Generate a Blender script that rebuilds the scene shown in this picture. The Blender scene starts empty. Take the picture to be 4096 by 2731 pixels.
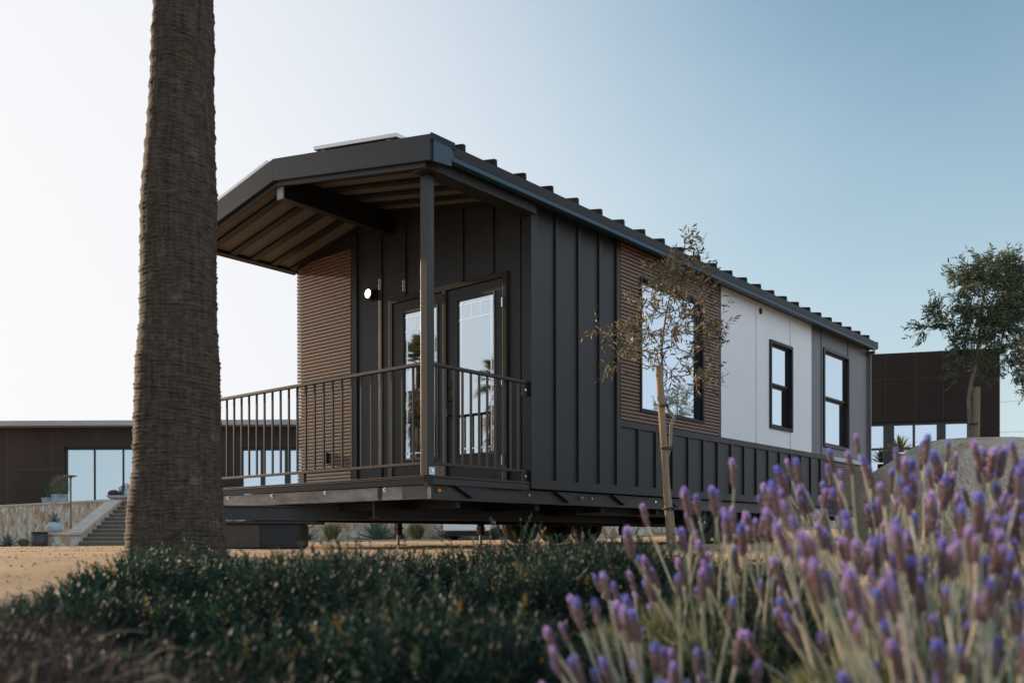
import bpy, math, random
import numpy as np
from mathutils import Vector, Matrix
R_ = math.radians
rng = np.random.default_rng(7); random.seed(7)
scene = bpy.context.scene
COL = scene.collection

# ------------------------------------------------------------------ camera
CX, CY, CZ = -6.7664, -5.5254, 0.10
YAW, PITCH, ROLL, FPX = R_(40.4394), R_(-0.0914), R_(-0.0917), 3673.25
ca, sa = math.cos(YAW), math.sin(YAW)
F = Vector((ca, sa, 0)); Rt = Vector((sa, -ca, 0)); U = Vector((0, 0, 1))
F2 = F*math.cos(PITCH) + U*math.sin(PITCH); U2 = U*math.cos(PITCH) - F*math.sin(PITCH)
cam = bpy.data.cameras.new('camera'); camo = bpy.data.objects.new('camera', cam); COL.objects.link(camo)
cr, sr = math.cos(ROLL), math.sin(ROLL)
Xc = Rt*cr + U2*sr; Yc = U2*cr - Rt*sr
M = Matrix((Xc, Yc, -F2)).transposed().to_4x4(); M.translation = Vector((CX, CY, CZ))
camo.matrix_world = M
cam.sensor_width = 36; cam.lens = FPX/4096*36; cam.shift_y = 787.26/4096
cam.clip_start = 0.05; cam.clip_end = 3000
cam.dof.use_dof = True; cam.dof.focus_distance = 10.0; cam.dof.aperture_fstop = 3.4
scene.camera = camo

# ------------------------------------------------------------------ light
SUN_EL = R_(12.0)
SUN_DIR = Vector((-0.032, 1.0, 0)).normalized()
sd = Vector((SUN_DIR.x*math.cos(SUN_EL), SUN_DIR.y*math.cos(SUN_EL), math.sin(SUN_EL)))
world = bpy.data.worlds.new('World'); scene.world = world; world.use_nodes = True
nt = world.node_tree; bg = nt.nodes['Background']
sky = nt.nodes.new('ShaderNodeTexSky'); sky.sky_type = 'NISHITA'; sky.sun_disc = False
sky.sun_elevation = SUN_EL
sky.sun_rotation = math.atan2(SUN_DIR.x, SUN_DIR.y)
sky.air_density = 1.0; sky.dust_density = 0.6; sky.ozone_density = 2.0; sky.altitude = 50
# thin evening haze: the Nishita blue pales towards the horizon and towards the sun
def wn(t, **k):
    n = nt.nodes.new(t)
    for a_, v_ in k.items(): setattr(n, a_, v_)
    return n
SKY_S = 0.12
geo = wn('ShaderNodeTexCoord')
dotn = wn('ShaderNodeVectorMath', operation='DOT_PRODUCT'); nt.links.new(geo.outputs['Generated'], dotn.inputs[0]); dotn.inputs[1].default_value = tuple(sd)
sep = wn('ShaderNodeSeparateXYZ'); nt.links.new(geo.outputs['Generated'], sep.inputs[0])
rz_ = wn('ShaderNodeMapRange', interpolation_type='SMOOTHSTEP'); rz_.inputs[1].default_value = -.05; rz_.inputs[2].default_value = .70; rz_.inputs[3].default_value = .95; rz_.inputs[4].default_value = .06
hn = wn('ShaderNodeTexNoise'); hm = wn('ShaderNodeMapping'); hm.inputs['Scale'].default_value = (1, 1, 3); nt.links.new(geo.outputs['Generated'], hm.inputs[0]); nt.links.new(hm.outputs[0], hn.inputs['Vector'])
hn.inputs['Scale'].default_value = 1.6; hn.inputs['Detail'].default_value = 4
ha = wn('ShaderNodeMath', operation='MULTIPLY_ADD'); nt.links.new(hn.outputs[0], ha.inputs[0]); ha.inputs[1].default_value = -.22; nt.links.new(sep.outputs['Z'], ha.inputs[2])
hb = wn('ShaderNodeMath', operation='ADD'); nt.links.new(ha.outputs[0], hb.inputs[0]); hb.inputs[1].default_value = .10; nt.links.new(hb.outputs[0], rz_.inputs[0])
rc = wn('ShaderNodeMapRange', interpolation_type='SMOOTHSTEP'); rc.inputs[1].default_value = .25; rc.inputs[2].default_value = .97; rc.inputs[3].default_value = 0; rc.inputs[4].default_value = .95
nt.links.new(dotn.outputs['Value'], rc.inputs[0])
# union of the two: 1-(1-a)(1-b)
m1 = wn('ShaderNodeMath', operation='SUBTRACT'); m1.inputs[0].default_value = 1; nt.links.new(rz_.outputs[0], m1.inputs[1])
m2 = wn('ShaderNodeMath', operation='SUBTRACT'); m2.inputs[0].default_value = 1; nt.links.new(rc.outputs[0], m2.inputs[1])
m3 = wn('ShaderNodeMath', operation='MULTIPLY'); nt.links.new(m1.outputs[0], m3.inputs[0]); nt.links.new(m2.outputs[0], m3.inputs[1])
m4 = wn('ShaderNodeMath', operation='SUBTRACT'); m4.inputs[0].default_value = 1; nt.links.new(m3.outputs[0], m4.inputs[1])
hz = wn('ShaderNodeMixRGB'); nt.links.new(rc.outputs[0], hz.inputs[0])
hz.inputs[1].default_value = (*[v/SKY_S for v in (.49, .57, .60)], 1); hz.inputs[2].default_value = (*[v/SKY_S for v in (.75, .73, .745)], 1)
tint = wn('ShaderNodeMixRGB', blend_type='MULTIPLY'); tint.inputs[0].default_value = 1; tint.inputs[2].default_value = (.68, 1.14, 1.16, 1)
nt.links.new(sky.outputs[0], tint.inputs[1])
fin = wn('ShaderNodeMixRGB'); nt.links.new(m4.outputs[0], fin.inputs[0]); nt.links.new(tint.outputs[0], fin.inputs[1]); nt.links.new(hz.outputs[0], fin.inputs[2])
back = wn('ShaderNodeMapRange', interpolation_type='SMOOTHSTEP'); back.inputs[1].default_value = .12; back.inputs[2].default_value = -.65; back.inputs[3].default_value = 0; back.inputs[4].default_value = .9  # extra brightness added to the sky opposite the sun, lighting the house side
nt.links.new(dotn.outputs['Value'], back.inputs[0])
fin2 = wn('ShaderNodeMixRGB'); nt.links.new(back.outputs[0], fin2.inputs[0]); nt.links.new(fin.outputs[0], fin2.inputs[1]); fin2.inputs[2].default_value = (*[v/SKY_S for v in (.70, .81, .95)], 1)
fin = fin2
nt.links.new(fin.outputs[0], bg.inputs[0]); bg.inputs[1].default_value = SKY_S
sl = bpy.data.lights.new('sun', 'SUN'); sl.energy = 5.0; sl.angle = R_(0.6); sl.color = (1.0, 0.74, 0.5)
so = bpy.data.objects.new('sun', sl); COL.objects.link(so)
so.rotation_euler = sd.to_track_quat('Z', 'Y').to_euler()
scene.view_settings.view_transform = 'Standard'; scene.view_settings.look = 'None'
scene.view_settings.exposure = 0.4; scene.view_settings.gamma = 1.0

# ------------------------------------------------------------------ helpers
def tag(o, label=None, cat=None, group=None, kind=None):
    if label: o['label'] = label
    if cat: o['category'] = cat
    if group: o['group'] = group
    if kind: o['kind'] = kind
    return o
def empty(name, loc=(0, 0, 0), rz=0, label=None, cat=None, group=None):
    o = bpy.data.objects.new(name, None); COL.objects.link(o); o.location = loc; o.rotation_euler = (0, 0, rz)
    o.empty_display_size = .1
    return tag(o, label, cat, group)
def W(x, d, z=None, y=None):
    """world point seen at photo column x (0..4096) at depth d; z given, or taken from photo row y"""
    r = (x-2048)/FPX*d
    if z is None: z = CZ + (2147-y)/FPX*d
    return Vector((CX + d*ca + r*sa, CY + d*sa - r*ca, z))
def zof(y, d): return CZ + (2147-y)/FPX*d
class MB:
    def __init__(s): s.v = []; s.f = []; s.mi = []; s.cur = 0
    def face(s, pts):
        n = len(s.v); s.v += [tuple(p) for p in pts]; s.f.append(tuple(range(n, n+len(pts)))); s.mi.append(s.cur)
    def box(s, x0, x1, y0, y1, z0, z1):
        if x0 > x1: x0, x1 = x1, x0
        if y0 > y1: y0, y1 = y1, y0
        if z0 > z1: z0, z1 = z1, z0
        n = len(s.v)
        s.v += [(x0,y0,z0),(x1,y0,z0),(x1,y1,z0),(x0,y1,z0),(x0,y0,z1),(x1,y0,z1),(x1,y1,z1),(x0,y1,z1)]
        for q in ((0,3,2,1),(4,5,6,7),(0,1,5,4),(1,2,6,5),(2,3,7,6),(3,0,4,7)):
            s.f.append(tuple(n+i for i in q)); s.mi.append(s.cur)
        return s
    def prism(s, poly, axis, a, b):
        """extrude 2D polygon along axis ('x': poly=(y,z), 'y': poly=(x,z), 'z': poly=(x,y))"""
        def P(p, t):
            return (t, p[0], p[1]) if axis == 'x' else ((p[0], t, p[1]) if axis == 'y' else (p[0], p[1], t))
        n = len(s.v); k = len(poly)
        s.v += [P(p, a) for p in poly] + [P(p, b) for p in poly]
        fs = [tuple(range(n, n+k)), tuple(range(n+2*k-1, n+k-1, -1))]
        for i in range(k):
            j = (i+1) % k; fs.append((n+i, n+k+i, n+k+j, n+j))
        s.f += fs; s.mi += [s.cur]*len(fs); return s
    def tube(s, pts, rad, seg=10, cap=True):
        pts = [Vector(p) for p in pts]; rad = rad if hasattr(rad, '__len__') else [rad]*len(pts)
        n0 = len(s.v); up = None
        for i, p in enumerate(pts):
            t = (pts[min(i+1, len(pts)-1)] - pts[max(i-1, 0)]).normalized()
            if up is None:
                up = t.orthogonal().normalized()
            else:
                up = (up - t*up.dot(t)).normalized()
            b = t.cross(up)
            for k in range(seg):
                a = 2*math.pi*k/seg
                s.v.append(tuple(p + (up*math.cos(a) + b*math.sin(a))*rad[i]))
        for i in range(len(pts)-1):
            for k in range(seg):
                k2 = (k+1) % seg
                s.f.append((n0+i*seg+k, n0+i*seg+k2, n0+(i+1)*seg+k2, n0+(i+1)*seg+k)); s.mi.append(s.cur)
        if cap:
            s.f.append(tuple(n0+k for k in reversed(range(seg)))); s.mi.append(s.cur)
            e = n0+(len(pts)-1)*seg
            s.f.append(tuple(e+k for k in range(seg))); s.mi.append(s.cur)
        return s
    def lathe(s, prof, seg=32, c=(0, 0, 0)):
        n0 = len(s.v)
        for (r, z) in prof:
            for k in range(seg):
                a = 2*math.pi*k/seg; s.v.append((c[0]+r*math.cos(a), c[1]+r*math.sin(a), c[2]+z))
        for i in range(len(prof)-1):
            for k in range(seg):
                k2 = (k+1) % seg
                s.f.append((n0+i*seg+k, n0+i*seg+k2, n0+(i+1)*seg+k2, n0+(i+1)*seg+k)); s.mi.append(s.cur)
        return s
    def build(s, name, mat, parent=None, smooth=False, bevel=0, loc=None):
        me = bpy.data.meshes.new(name); me.from_pydata(s.v, [], s.f)
        mats = mat if isinstance(mat, (list, tuple)) else [mat]
        for m in mats: me.materials.append(m)
        if len(mats) > 1: me.polygons.foreach_set('material_index', s.mi)
        if smooth: me.polygons.foreach_set('use_smooth', [True]*len(s.f))
        me.update()
        o = bpy.data.objects.new(name, me); COL.objects.link(o)
        if parent: o.parent = parent
        if loc is not None: o.location = loc
        if bevel:
            b = o.modifiers.new('bevel', 'BEVEL'); b.width = bevel; b.segments = 2; b.limit_method = 'ANGLE'
        return o
def np_mesh(name, V, Fq, mats, mi=None, parent=None, smooth=False, loc=None):
    """V (n,3), Fq (m,4) quads"""
    me = bpy.data.meshes.new(name); n, m = len(V), len(Fq)
    me.vertices.add(n); me.vertices.foreach_set('co', np.asarray(V, np.float32).ravel())
    me.loops.add(m*4); me.loops.foreach_set('vertex_index', np.asarray(Fq, np.int32).ravel())
    me.polygons.add(m); me.polygons.foreach_set('loop_start', np.arange(m, dtype=np.int32)*4)
    for q in (mats if isinstance(mats, (list, tuple)) else [mats]): me.materials.append(q)
    if mi is not None: me.polygons.foreach_set('material_index', np.asarray(mi, np.int32))
    if smooth: me.polygons.foreach_set('use_smooth', np.ones(m, bool))
    me.update(calc_edges=True); me.validate()
    o = bpy.data.objects.new(name, me); COL.objects.link(o)
    if parent: o.parent = parent
    if loc is not None: o.location = loc
    return o
def unit(a): return a/np.maximum(np.linalg.norm(a, axis=-1, keepdims=True), 1e-9)
def leafs(P, D, L, Wd, droop=0.0, fold=0.25):
    """diamond/lance leaves. P (n,3) base, D (n,3) direction -> V,F (2 quads per leaf, folded along the midrib)"""
    n = len(P); D = unit(D); S = unit(np.cross(D, unit(rng.normal(size=(n, 3))))); N = np.cross(S, D)
    L = np.broadcast_to(L, (n,))[:, None]; Wd = np.broadcast_to(Wd, (n,))[:, None]
    g = np.array([0, 0, -1.0])*droop*L
    b = P; t = P + D*L + g
    m1 = P + D*L*.35 + g*.15; m2 = P + D*L*.7 + g*.5
    l1 = m1 + S*Wd*.5 + N*Wd*fold; r1 = m1 - S*Wd*.5 + N*Wd*fold
    l2 = m2 + S*Wd*.38 + N*Wd*fold*.7; r2 = m2 - S*Wd*.38 + N*Wd*fold*.7
    V = np.stack([b, l1, l2, t, r2, r1], 1).reshape(-1, 3)
    k = np.arange(n)[:, None]*6
    Fq = np.concatenate([k+np.array([[0, 1, 2, 3]]), k+np.array([[0, 3, 4, 5]])], 1).reshape(-1, 4)
    return V, Fq
def leafs1(P, D, L, Wd):
    n = len(P); D = unit(D); S = unit(np.cross(D, unit(rng.normal(size=(n, 3)))))
    L = np.broadcast_to(L, (n,))[:, None]; Wd = np.broadcast_to(Wd, (n,))[:, None]
    V = np.stack([P, P+D*L*.45+S*Wd*.5, P+D*L, P+D*L*.45-S*Wd*.5], 1).reshape(-1, 3)
    return V, np.arange(n*4).reshape(-1, 4)
def join(parts):
    V = []; Q = []; o = 0
    for v, f in parts:
        V.append(v); Q.append(f+o); o += len(v)
    return np.concatenate(V), np.concatenate(Q)

# ------------------------------------------------------------------ materials
def mat(name, col, rough=.6, metal=0, spec=.5, var=0.0, vscale=3.0, bump=0.0, bscale=40.0, col2=None, coat=0, stretch=(1, 1, 1), sss=0, trans=0, emit=None):
    m = bpy.data.materials.new(name); m.use_nodes = True; t = m.node_tree; N = t.nodes; L = t.links
    b = N['Principled BSDF']; b.inputs['Roughness'].default_value = rough; b.inputs['Metallic'].default_value = metal
    b.inputs['Specular IOR Level'].default_value = spec; b.inputs['Coat Weight'].default_value = coat
    c = (*col, 1); b.inputs['Base Color'].default_value = c
    if var or col2 or bump:
        tc = N.new('ShaderNodeTexCoord'); mp = N.new('ShaderNodeMapping'); mp.inputs['Scale'].default_value = stretch
        L.new(tc.outputs['Object'], mp.inputs[0])
    if var or col2:
        n = N.new('ShaderNodeTexNoise'); n.inputs['Scale'].default_value = vscale; n.inputs['Detail'].default_value = 8; n.inputs['Roughness'].default_value = .65
        L.new(mp.outputs[0], n.inputs['Vector'])
        r = N.new('ShaderNodeValToRGB'); r.color_ramp.elements[0].position = .32; r.color_ramp.elements[1].position = .68
        a = tuple(x*(1-var) for x in col); z = col2 if col2 else tuple(min(1, x*(1+var)) for x in col)
        r.color_ramp.elements[0].color = (*a, 1); r.color_ramp.elements[1].color = (*z, 1)
        L.new(n.outputs[0], r.inputs[0]); L.new(r.outputs[0], b.inputs['Base Color'])
        if not metal:
            mr = N.new('ShaderNodeMapRange'); mr.inputs[3].default_value = max(0, rough-.08); mr.inputs[4].default_value = min(1, rough+.1)
            L.new(n.outputs[0], mr.inputs[0]); L.new(mr.outputs[0], b.inputs['Roughness'])
    if bump:
        n2 = N.new('ShaderNodeTexNoise'); n2.inputs['Scale'].default_value = bscale; n2.inputs['Detail'].default_value = 6
        L.new(mp.outputs[0], n2.inputs['Vector'])
        bp = N.new('ShaderNodeBump'); bp.inputs['Strength'].default_value = bump; bp.inputs['Distance'].default_value = .01
        L.new(n2.outputs[0], bp.inputs['Height']); L.new(bp.outputs[0], b.inputs['Normal'])
    if emit:
        b.inputs['Emission Color'].default_value = (*emit[0], 1); b.inputs['Emission Strength'].default_value = emit[1]
    return m
def leafmat(name, col, tr=.35, rough=.55, var=.3):
    m = bpy.data.materials.new(name); m.use_nodes = True; t = m.node_tree; N = t.nodes; L = t.links
    b = N['Principled BSDF']; b.inputs['Roughness'].default_value = rough; b.inputs['Specular IOR Level'].default_value = .35
    out = N['Material Output']
    tc = N.new('ShaderNodeTexCoord'); n = N.new('ShaderNodeTexNoise'); n.inputs['Scale'].default_value = 9; n.inputs['Detail'].default_value = 4
    L.new(tc.outputs['Object'], n.inputs['Vector'])
    r = N.new('ShaderNodeValToRGB'); r.color_ramp.elements[0].position = .3; r.color_ramp.elements[1].position = .7
    r.color_ramp.elements[0].color = (*[x*(1-var) for x in col], 1); r.color_ramp.elements[1].color = (*[x*(1+var) for x in col], 1)
    L.new(n.outputs[0], r.inputs[0]); L.new(r.outputs[0], b.inputs['Base Color'])
    tl = N.new('ShaderNodeBsdfTranslucent'); L.new(r.outputs[0], tl.inputs[0])
    mx = N.new('ShaderNodeMixShader'); mx.inputs[0].default_value = tr
    L.new(b.outputs[0], mx.inputs[1]); L.new(tl.outputs[0], mx.inputs[2]); L.new(mx.outputs[0], out.inputs[0])
    return m
charcoal = mat('charcoal_paint', (.0165, .0158, .0152), .48, spec=.42, var=.25, vscale=2.5, bump=.12, bscale=160)
black_p = mat('black_metal', (.010, .010, .011), .5, var=.2, bump=.05, spec=.3)
steel_blue = mat('gutter_paint', (.014, .050, .082), .5, var=.1)
fasciam = mat('fascia_sky_tint', (.017, .030, .043), .6, var=.1, vscale=1.5, spec=.22)  # dark paint with the blue of the skylight put into its colour
soffit_m = mat('soffit_panel', (.105, .090, .075), .6, var=.1)
wood_slat = mat('composite_slat', (.160, .090, .057), .5, var=.25, vscale=6, bump=.2, bscale=60, stretch=(1, 1, 8))
white_p = mat('white_panel', (.74, .76, .79), .55, var=.03, bump=.25, bscale=220)
bronze = mat('bronze_rail', (.015, .0125, .011), .45, var=.12)
deck_m = mat('deck_board', (.075, .055, .045), .5, var=.25, stretch=(1, 12, 1))
rim_m = mat('frame_steel', (.26, .21, .18), .42, var=.4, vscale=4, col2=(.40, .34, .29), stretch=(1, 1, 3))
chassis = mat('chassis_steel', (.010, .0095, .0095), .5, var=.3, bump=.1)
tongue_m = mat('tongue_steel', (.035, .038, .040), .42, var=.3)
chrome = mat('zinc', (.75, .76, .78), .22, metal=1)
glassm = mat('coated_glass', (.58, .63, .67), .015, metal=1)
grille_m = mat('glass_grille', (.80, .86, .90), .12, metal=.9)
rubber = mat('tyre_rubber', (.014, .014, .014), .8, var=.2, bump=.2)
rim_d = mat('wheel_rim', (.06, .06, .065), .45, metal=.6)
grey_p = mat('grey_panel', (.115, .115, .122), .45, var=.1, bump=.12, bscale=160)

# ------------------------------------------------------------------ setting: ground
def sstep(t): t = np.clip(t, 0, 1); return t*t*(3-2*t)
def terrain(X, Y):
    X = np.asarray(X, float); Y = np.asarray(Y, float)
    dx, dy = X-CX, Y-CY; d = dx*ca+dy*sa; r = dx*sa-dy*ca; dist = np.hypot(dx, dy)
    near = -.26*(1-sstep((dist-1.0)/4.6))
    q = np.clip(r/np.maximum(d, 1), -.7, .7)
    far = np.interp(q, [-.7, -.56, -.42, -.22, -.1, .1, .34, .6], [-.42, -.33, -.27, -.06, -.02, .05, .34, .5])
    w = sstep((d-9)/22)
    nz = .008*np.sin(X*1.7+Y*.6)*np.sin(Y*1.3-X*.4) + .004*np.sin(X*5.1)*np.sin(Y*4.3)
    return near + far*w + nz*(dist > 3)
def grid(name, xs, ys, m, kind='structure'):
    XX, YY = np.meshgrid(xs, ys, indexing='ij'); Z = terrain(XX, YY)
    V = np.stack([XX, YY, Z], -1).reshape(-1, 3); a, b = len(xs), len(ys)
    i = np.arange(a-1)[:, None]*b + np.arange(b-1)[None]; i = i.ravel()
    o = np_mesh(name, V, np.stack([i, i+b, i+b+1, i+1], 1), m, smooth=True); o['kind'] = kind; return o
g = bpy.data.materials.new('decomposed_granite'); g.use_nodes = True; N = g.node_tree.nodes; L = g.node_tree.links
b = N['Principled BSDF']; b.inputs['Roughness'].default_value = .9; b.inputs['Specular IOR Level'].default_value = .2
tc = N.new('ShaderNodeTexCoord')
n1 = N.new('ShaderNodeTexNoise'); n1.inputs['Scale'].default_value = 1.1; n1.inputs['Detail'].default_value = 12; n1.inputs['Roughness'].default_value = .72
n2 = N.new('ShaderNodeTexNoise'); n2.inputs['Scale'].default_value = 45; n2.inputs['Detail'].default_value = 8; n2.inputs['Roughness'].default_value = .8
for q in (n1, n2): L.new(tc.outputs['Object'], q.inputs['Vector'])
mx = N.new('ShaderNodeMixRGB'); mx.blend_type = 'MIX'; mx.inputs[0].default_value = .5
L.new(n1.outputs[0], mx.inputs[1]); L.new(n2.outputs[0], mx.inputs[2])
rp = N.new('ShaderNodeValToRGB'); e = rp.color_ramp.elements
e[0].position = .36; e[0].color = (.36, .21, .10, 1); e[1].position = .64; e[1].color = (.86, .61, .37, 1)
L.new(mx.outputs[0], rp.inputs[0]); L.new(rp.outputs[0], b.inputs['Base Color'])
bp = N.new('ShaderNodeBump'); bp.inputs['Strength'].default_value = .9; bp.inputs['Distance'].default_value = .03
L.new(n2.outputs[0], bp.inputs['Height']); L.new(bp.outputs[0], b.inputs['Normal'])
gravel = g
def spaced(a, b, n, k): # dense in the middle, coarse outward
    t = np.linspace(-1, 1, n); return (a+b)/2 + (b-a)/2*np.sign(t)*np.abs(t)**k
grid('ground', spaced(-900, 900, 420, 3.2)-3, spaced(-900, 900, 420, 3.2), gravel)
# pebbles
P = []; 
pp = rng.uniform(0, 1, (5200, 2)); dd = 3.0 + 26*pp[:, 0]**1.5; qq = rng.uniform(-.62, .3, 5200); rr = qq*dd
px_, py_ = CX+dd*ca+rr*sa, CY+dd*sa-rr*ca
sz = rng.uniform(.0015, .006, 5200)*(1+dd/14)
base = np.array([(1, 0, 0), (0, 1, 0), (-1, 0, 0), (0, -1, 0), (0, 0, .8), (0, 0, -.4)])
Vp = base[None]*sz[:, None, None]*rng.uniform(.6, 1.4, (5200, 6, 1)) + np.stack([px_, py_, terrain(px_, py_)+.002], 1)[:, None]
k = np.arange(5200)[:, None, None]*6
Fp = (k + np.array([[0, 1, 4, 4], [1, 2, 4, 4], [2, 3, 4, 4], [3, 0, 4, 4]])[None]).reshape(-1, 4)
V3 = Vp.reshape(-1, 3); me = bpy.data.meshes.new('pebbles'); me.from_pydata(V3.tolist(), [], [tuple(f[:3]) for f in Fp.tolist()])
pebm = mat('pebble_stone', (.16, .12, .09), .85, var=.4, vscale=.8); me.materials.append(pebm)
o = bpy.data.objects.new('pebbles', me); COL.objects.link(o); tag(o, 'small loose pebbles scattered over the tan gravel', 'pebbles', kind='stuff')
# far hill at the right
m_hill = mat('hill_scrub', (.16, .15, .13), .9, var=.3, vscale=.02)
th = np.linspace(R_(-75), R_(60), 120); hv = []
for a in th:   # angle to the right of the view axis
    for (rad, k2) in ((420, 0), (520, 1), (800, 0)):
        rr_ = rad; dr = F*math.cos(a)+Rt*math.sin(a)
        h = k2*(20+11*math.sin(a*7)+5*math.sin(a*19+1)+3*math.sin(a*41))*(0.25+.75*float(sstep((a+.2)/.7)))
        hv.append((CX+dr.x*rr_, CY+dr.y*rr_, h-1.0))
i = np.arange(119)[:, None]*3+np.arange(2)[None]; i = i.ravel()
o = np_mesh('hills', np.array(hv), np.stack([i, i+3, i+4, i+1], 1), m_hill, smooth=True); o['kind'] = 'structure'

# ------------------------------------------------------------------ mobile home
HW, HL, DX = 3.58, 9.04, -1.37
home = empty('mobile_home', (0, 0, 0), 0, 'long charcoal park model home on wheels with covered porch, brown slat and white panels', 'mobile home')
def part(name, m, mb, bevel=0, parent=None, smooth=False):
    return mb.build(name, m, parent or home, smooth, bevel)
RZ = 3.725; RY = 1.97; EY = -.17   # ridge height, ridge and eave lines
def rz(y):   # roof surface height
    return RZ - (.1729*(RY-y) if y < RY else .185*(y-RY))
# wall cores
WIN = [(1.872, 3.305, 1.478, 2.985), (5.175, 5.92, 1.597, 2.82), (7.065, 8.13, 1.482, 3.005)]
def holed(mb, x0, x1, z0, z1, y0, y1, hole):
    a, b_, c, e_ = hole
    return mb.box(x0, a, y0, y1, z0, z1).box(b_, x1, y0, y1, z0, z1).box(a, b_, y0, y1, z0, c).box(a, b_, y0, y1, e_, z1)
sw = MB(); e2 = .004
sw.box(0, 1.495, e2, .12, .56, 3.29); holed(sw, 1.495, 3.76, .56, 3.29, e2, .12, WIN[0]); holed(sw, 3.76, 6.63, .56, 3.29, e2, .12, WIN[1]); holed(sw, 6.63, HL-.12, .56, 3.29, e2, .12, WIN[2])
part('side_wall', charcoal, sw.box(.0, HL, .09, .13, .6, 3.2).box(HL-.12, HL-.001, .12, HW-.004, .56, 3.32).box(.12, HL-.12, HW-.12, HW-.006, .56, 3.29))
fw = MB(); fw.prism([(.01, .56), (HW-.01, .56), (HW-.01, rz(HW)-.07), (RY, RZ-.07), (.01, rz(0)-.07)], 'x', .0, .1)
part('front_wall', charcoal, fw)
# front wall battens and trim
t = MB()
for y in (2.15, 1.765): t.box(-.018, .0, y-.045, y, .62, rz(y)-.06) if y > 2 else t.box(-.018, 0, y-.045, y, 2.69, rz(y)-.06)
for y in (1.38, .915, .505): t.box(-.018, 0, y-.04, y, 2.69, rz(y)-.06)
t.box(-.020, 0, .0, .10, .62, rz(.05)-.06); t.box(-.022, 0, 2.52, 2.615, .62, rz(2.6)-.06)
part('batten_strips', charcoal, t, .002)
# front slat cladding (projects past the left corner as open tooth ends)
s = MB(); z = .66
s.cur = 0
while z < 3.36:
    top = min(z+.027, 9)
    y1 = HW+.03
    # clip under the sloped roof
    zt = z+.027
    ymax = y1 if zt < rz(HW)-.09 else RY+(RZ-.09-zt)/.185
    if ymax > 2.62: s.box(-.028, .0, 2.616, min(y1, ymax), z, zt)
    z += .0405
s.box(-.006, .0, 2.616, HW-.02, .62, rz(HW)-.08)
part('slat_cladding', wood_slat, s)
o = part('outlet_box', black_p, MB().box(-.06, -.028, 3.01, 3.09, .96, 1.085), .008)
# doors
dfr = MB(); dfr.box(-.035, 0, .279, .332, .62, 2.68).box(-.035, 0, 1.915, 1.969, .62, 2.68).box(-.035, 0, .332, 1.915, 2.625, 2.68)
frame_m = mat('door_trim_paint', (.026, .022, .019), .62, spec=.25)
dfr.box(-.05, .0, .332, 1.915, .62, .645)
part('door_frame', frame_m, dfr, .003)
mull = part('door_astragal', frame_m, MB().box(-.045, 0, 1.09, 1.135, .645, 2.625), .004)
def door(y0, y1, g0, g1, hy):
    d = MB()
    d.box(-.02, 0, y0, g0, .645, 2.62).box(-.02, 0, g1, y1, .645, 2.62).box(-.02, 0, g0, g1, 2.49, 2.62).box(-.02, 0, g0, g1, .645, .94)
    # raised bead round the glass
    for a, b_, c, e_ in ((g0-.025, g0, .915, 2.515), (g1, g1+.025, .915, 2.515), (g0, g1, 2.49, 2.515), (g0, g1, .915, .94)):
        d.box(-.028, -.02, a, b_, c, e_)
    dd_ = part('door', charcoal, d, .002)
    MB().box(-.008, -.002, g0, g1, .94, 2.49).build('glass', glassm, dd_)
    gr = MB()
    for yy in (g0+.035, g1-.05): gr.box(-.0105, -.008, yy, yy+.016, .95, 2.48)
    for zz in (2.29, 2.44): gr.box(-.0115, -.008, g0, g1, zz, zz+.013)
    gr.box(-.0105, -.008, g0, g1, .985, 1.0)
    gr.box(-.0125, -.008, g0+.18, g0+.19, 2.29, 2.44); gr.box(-.0125, -.008, g1-.19, g1-.18, 2.29, 2.44)
    gr.build('muntin', grille_m, dd_)
    return dd_
dR = door(.334, 1.088, .455, .945, 1.04); dL = door(1.137, 1.913, 1.245, 1.745, 1.2)
h = MB(); h.box(-.03, -.02, 1.02, 1.07, 1.30, 1.53).tube([(-.07, 1.045, 1.33), (-.075, 1.045, 1.50)], .011).tube([(-.02, 1.045, 1.34), (-.07, 1.045, 1.34)], .009).tube([(-.02, 1.045, 1.49), (-.07, 1.045, 1.49)], .009)
h.build('handle', black_p, dR)
MB().box(-.032, -.02, 1.015, 1.07, 1.62, 1.71).build('deadbolt', black_p, dR, bevel=.004)
for zz in (.85, 1.62, 2.38):
    MB().tube([(-.035, .336, zz-.045), (-.035, .336, zz+.045)], .007).build('hinge', chrome, dR)
# wall lamp
wl = MB(); wl.box(-.01, 0, 2.19, 2.32, 2.72, 2.85)
lampm = mat('lit_lens', (1, .98, .92), .4, emit=((1.0, .95, .86), 2.6))
ang = [2*math.pi*i/32 for i in range(32)]
def disc(mb, x0, x1, yc, zc, r0, r1):
    for i in range(32):
        a, b_ = ang[i], ang[(i+1) % 32]
        A0 = (x0, yc+r0*math.cos(a), zc+r0*math.sin(a)); B0 = (x0, yc+r0*math.cos(b_), zc+r0*math.sin(b_))
        A1 = (x1, yc+r1*math.cos(a), zc+r1*math.sin(a)); B1 = (x1, yc+r1*math.cos(b_), zc+r1*math.sin(b_))
        mb.face([A0, B0, B1, A1])
disc(wl, 0, -.075, 2.255, 2.785, .056, .056); disc(wl, -.075, -.085, 2.255, 2.785, .056, .050)
lamp = part('wall_lamp', black_p, wl, smooth=False)
ln = MB(); ln.face([(-.084, 2.255+.048*math.cos(a), 2.785+.048*math.sin(a)) for a in ang]); disc(ln, -.084, -.080, 2.255, 2.785, .048, .049)
ln.build('lens', lampm, lamp)
hd = MB()
for i in range(2, 7):
    a, b_ = ang[0]+(-.35)+i*.0, 0
pts = [(2.255, 2.785)] + [(2.255-.034*math.cos(a), 2.785+.034*math.sin(a)) for a in np.linspace(0.15, 1.55, 9)]


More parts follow.
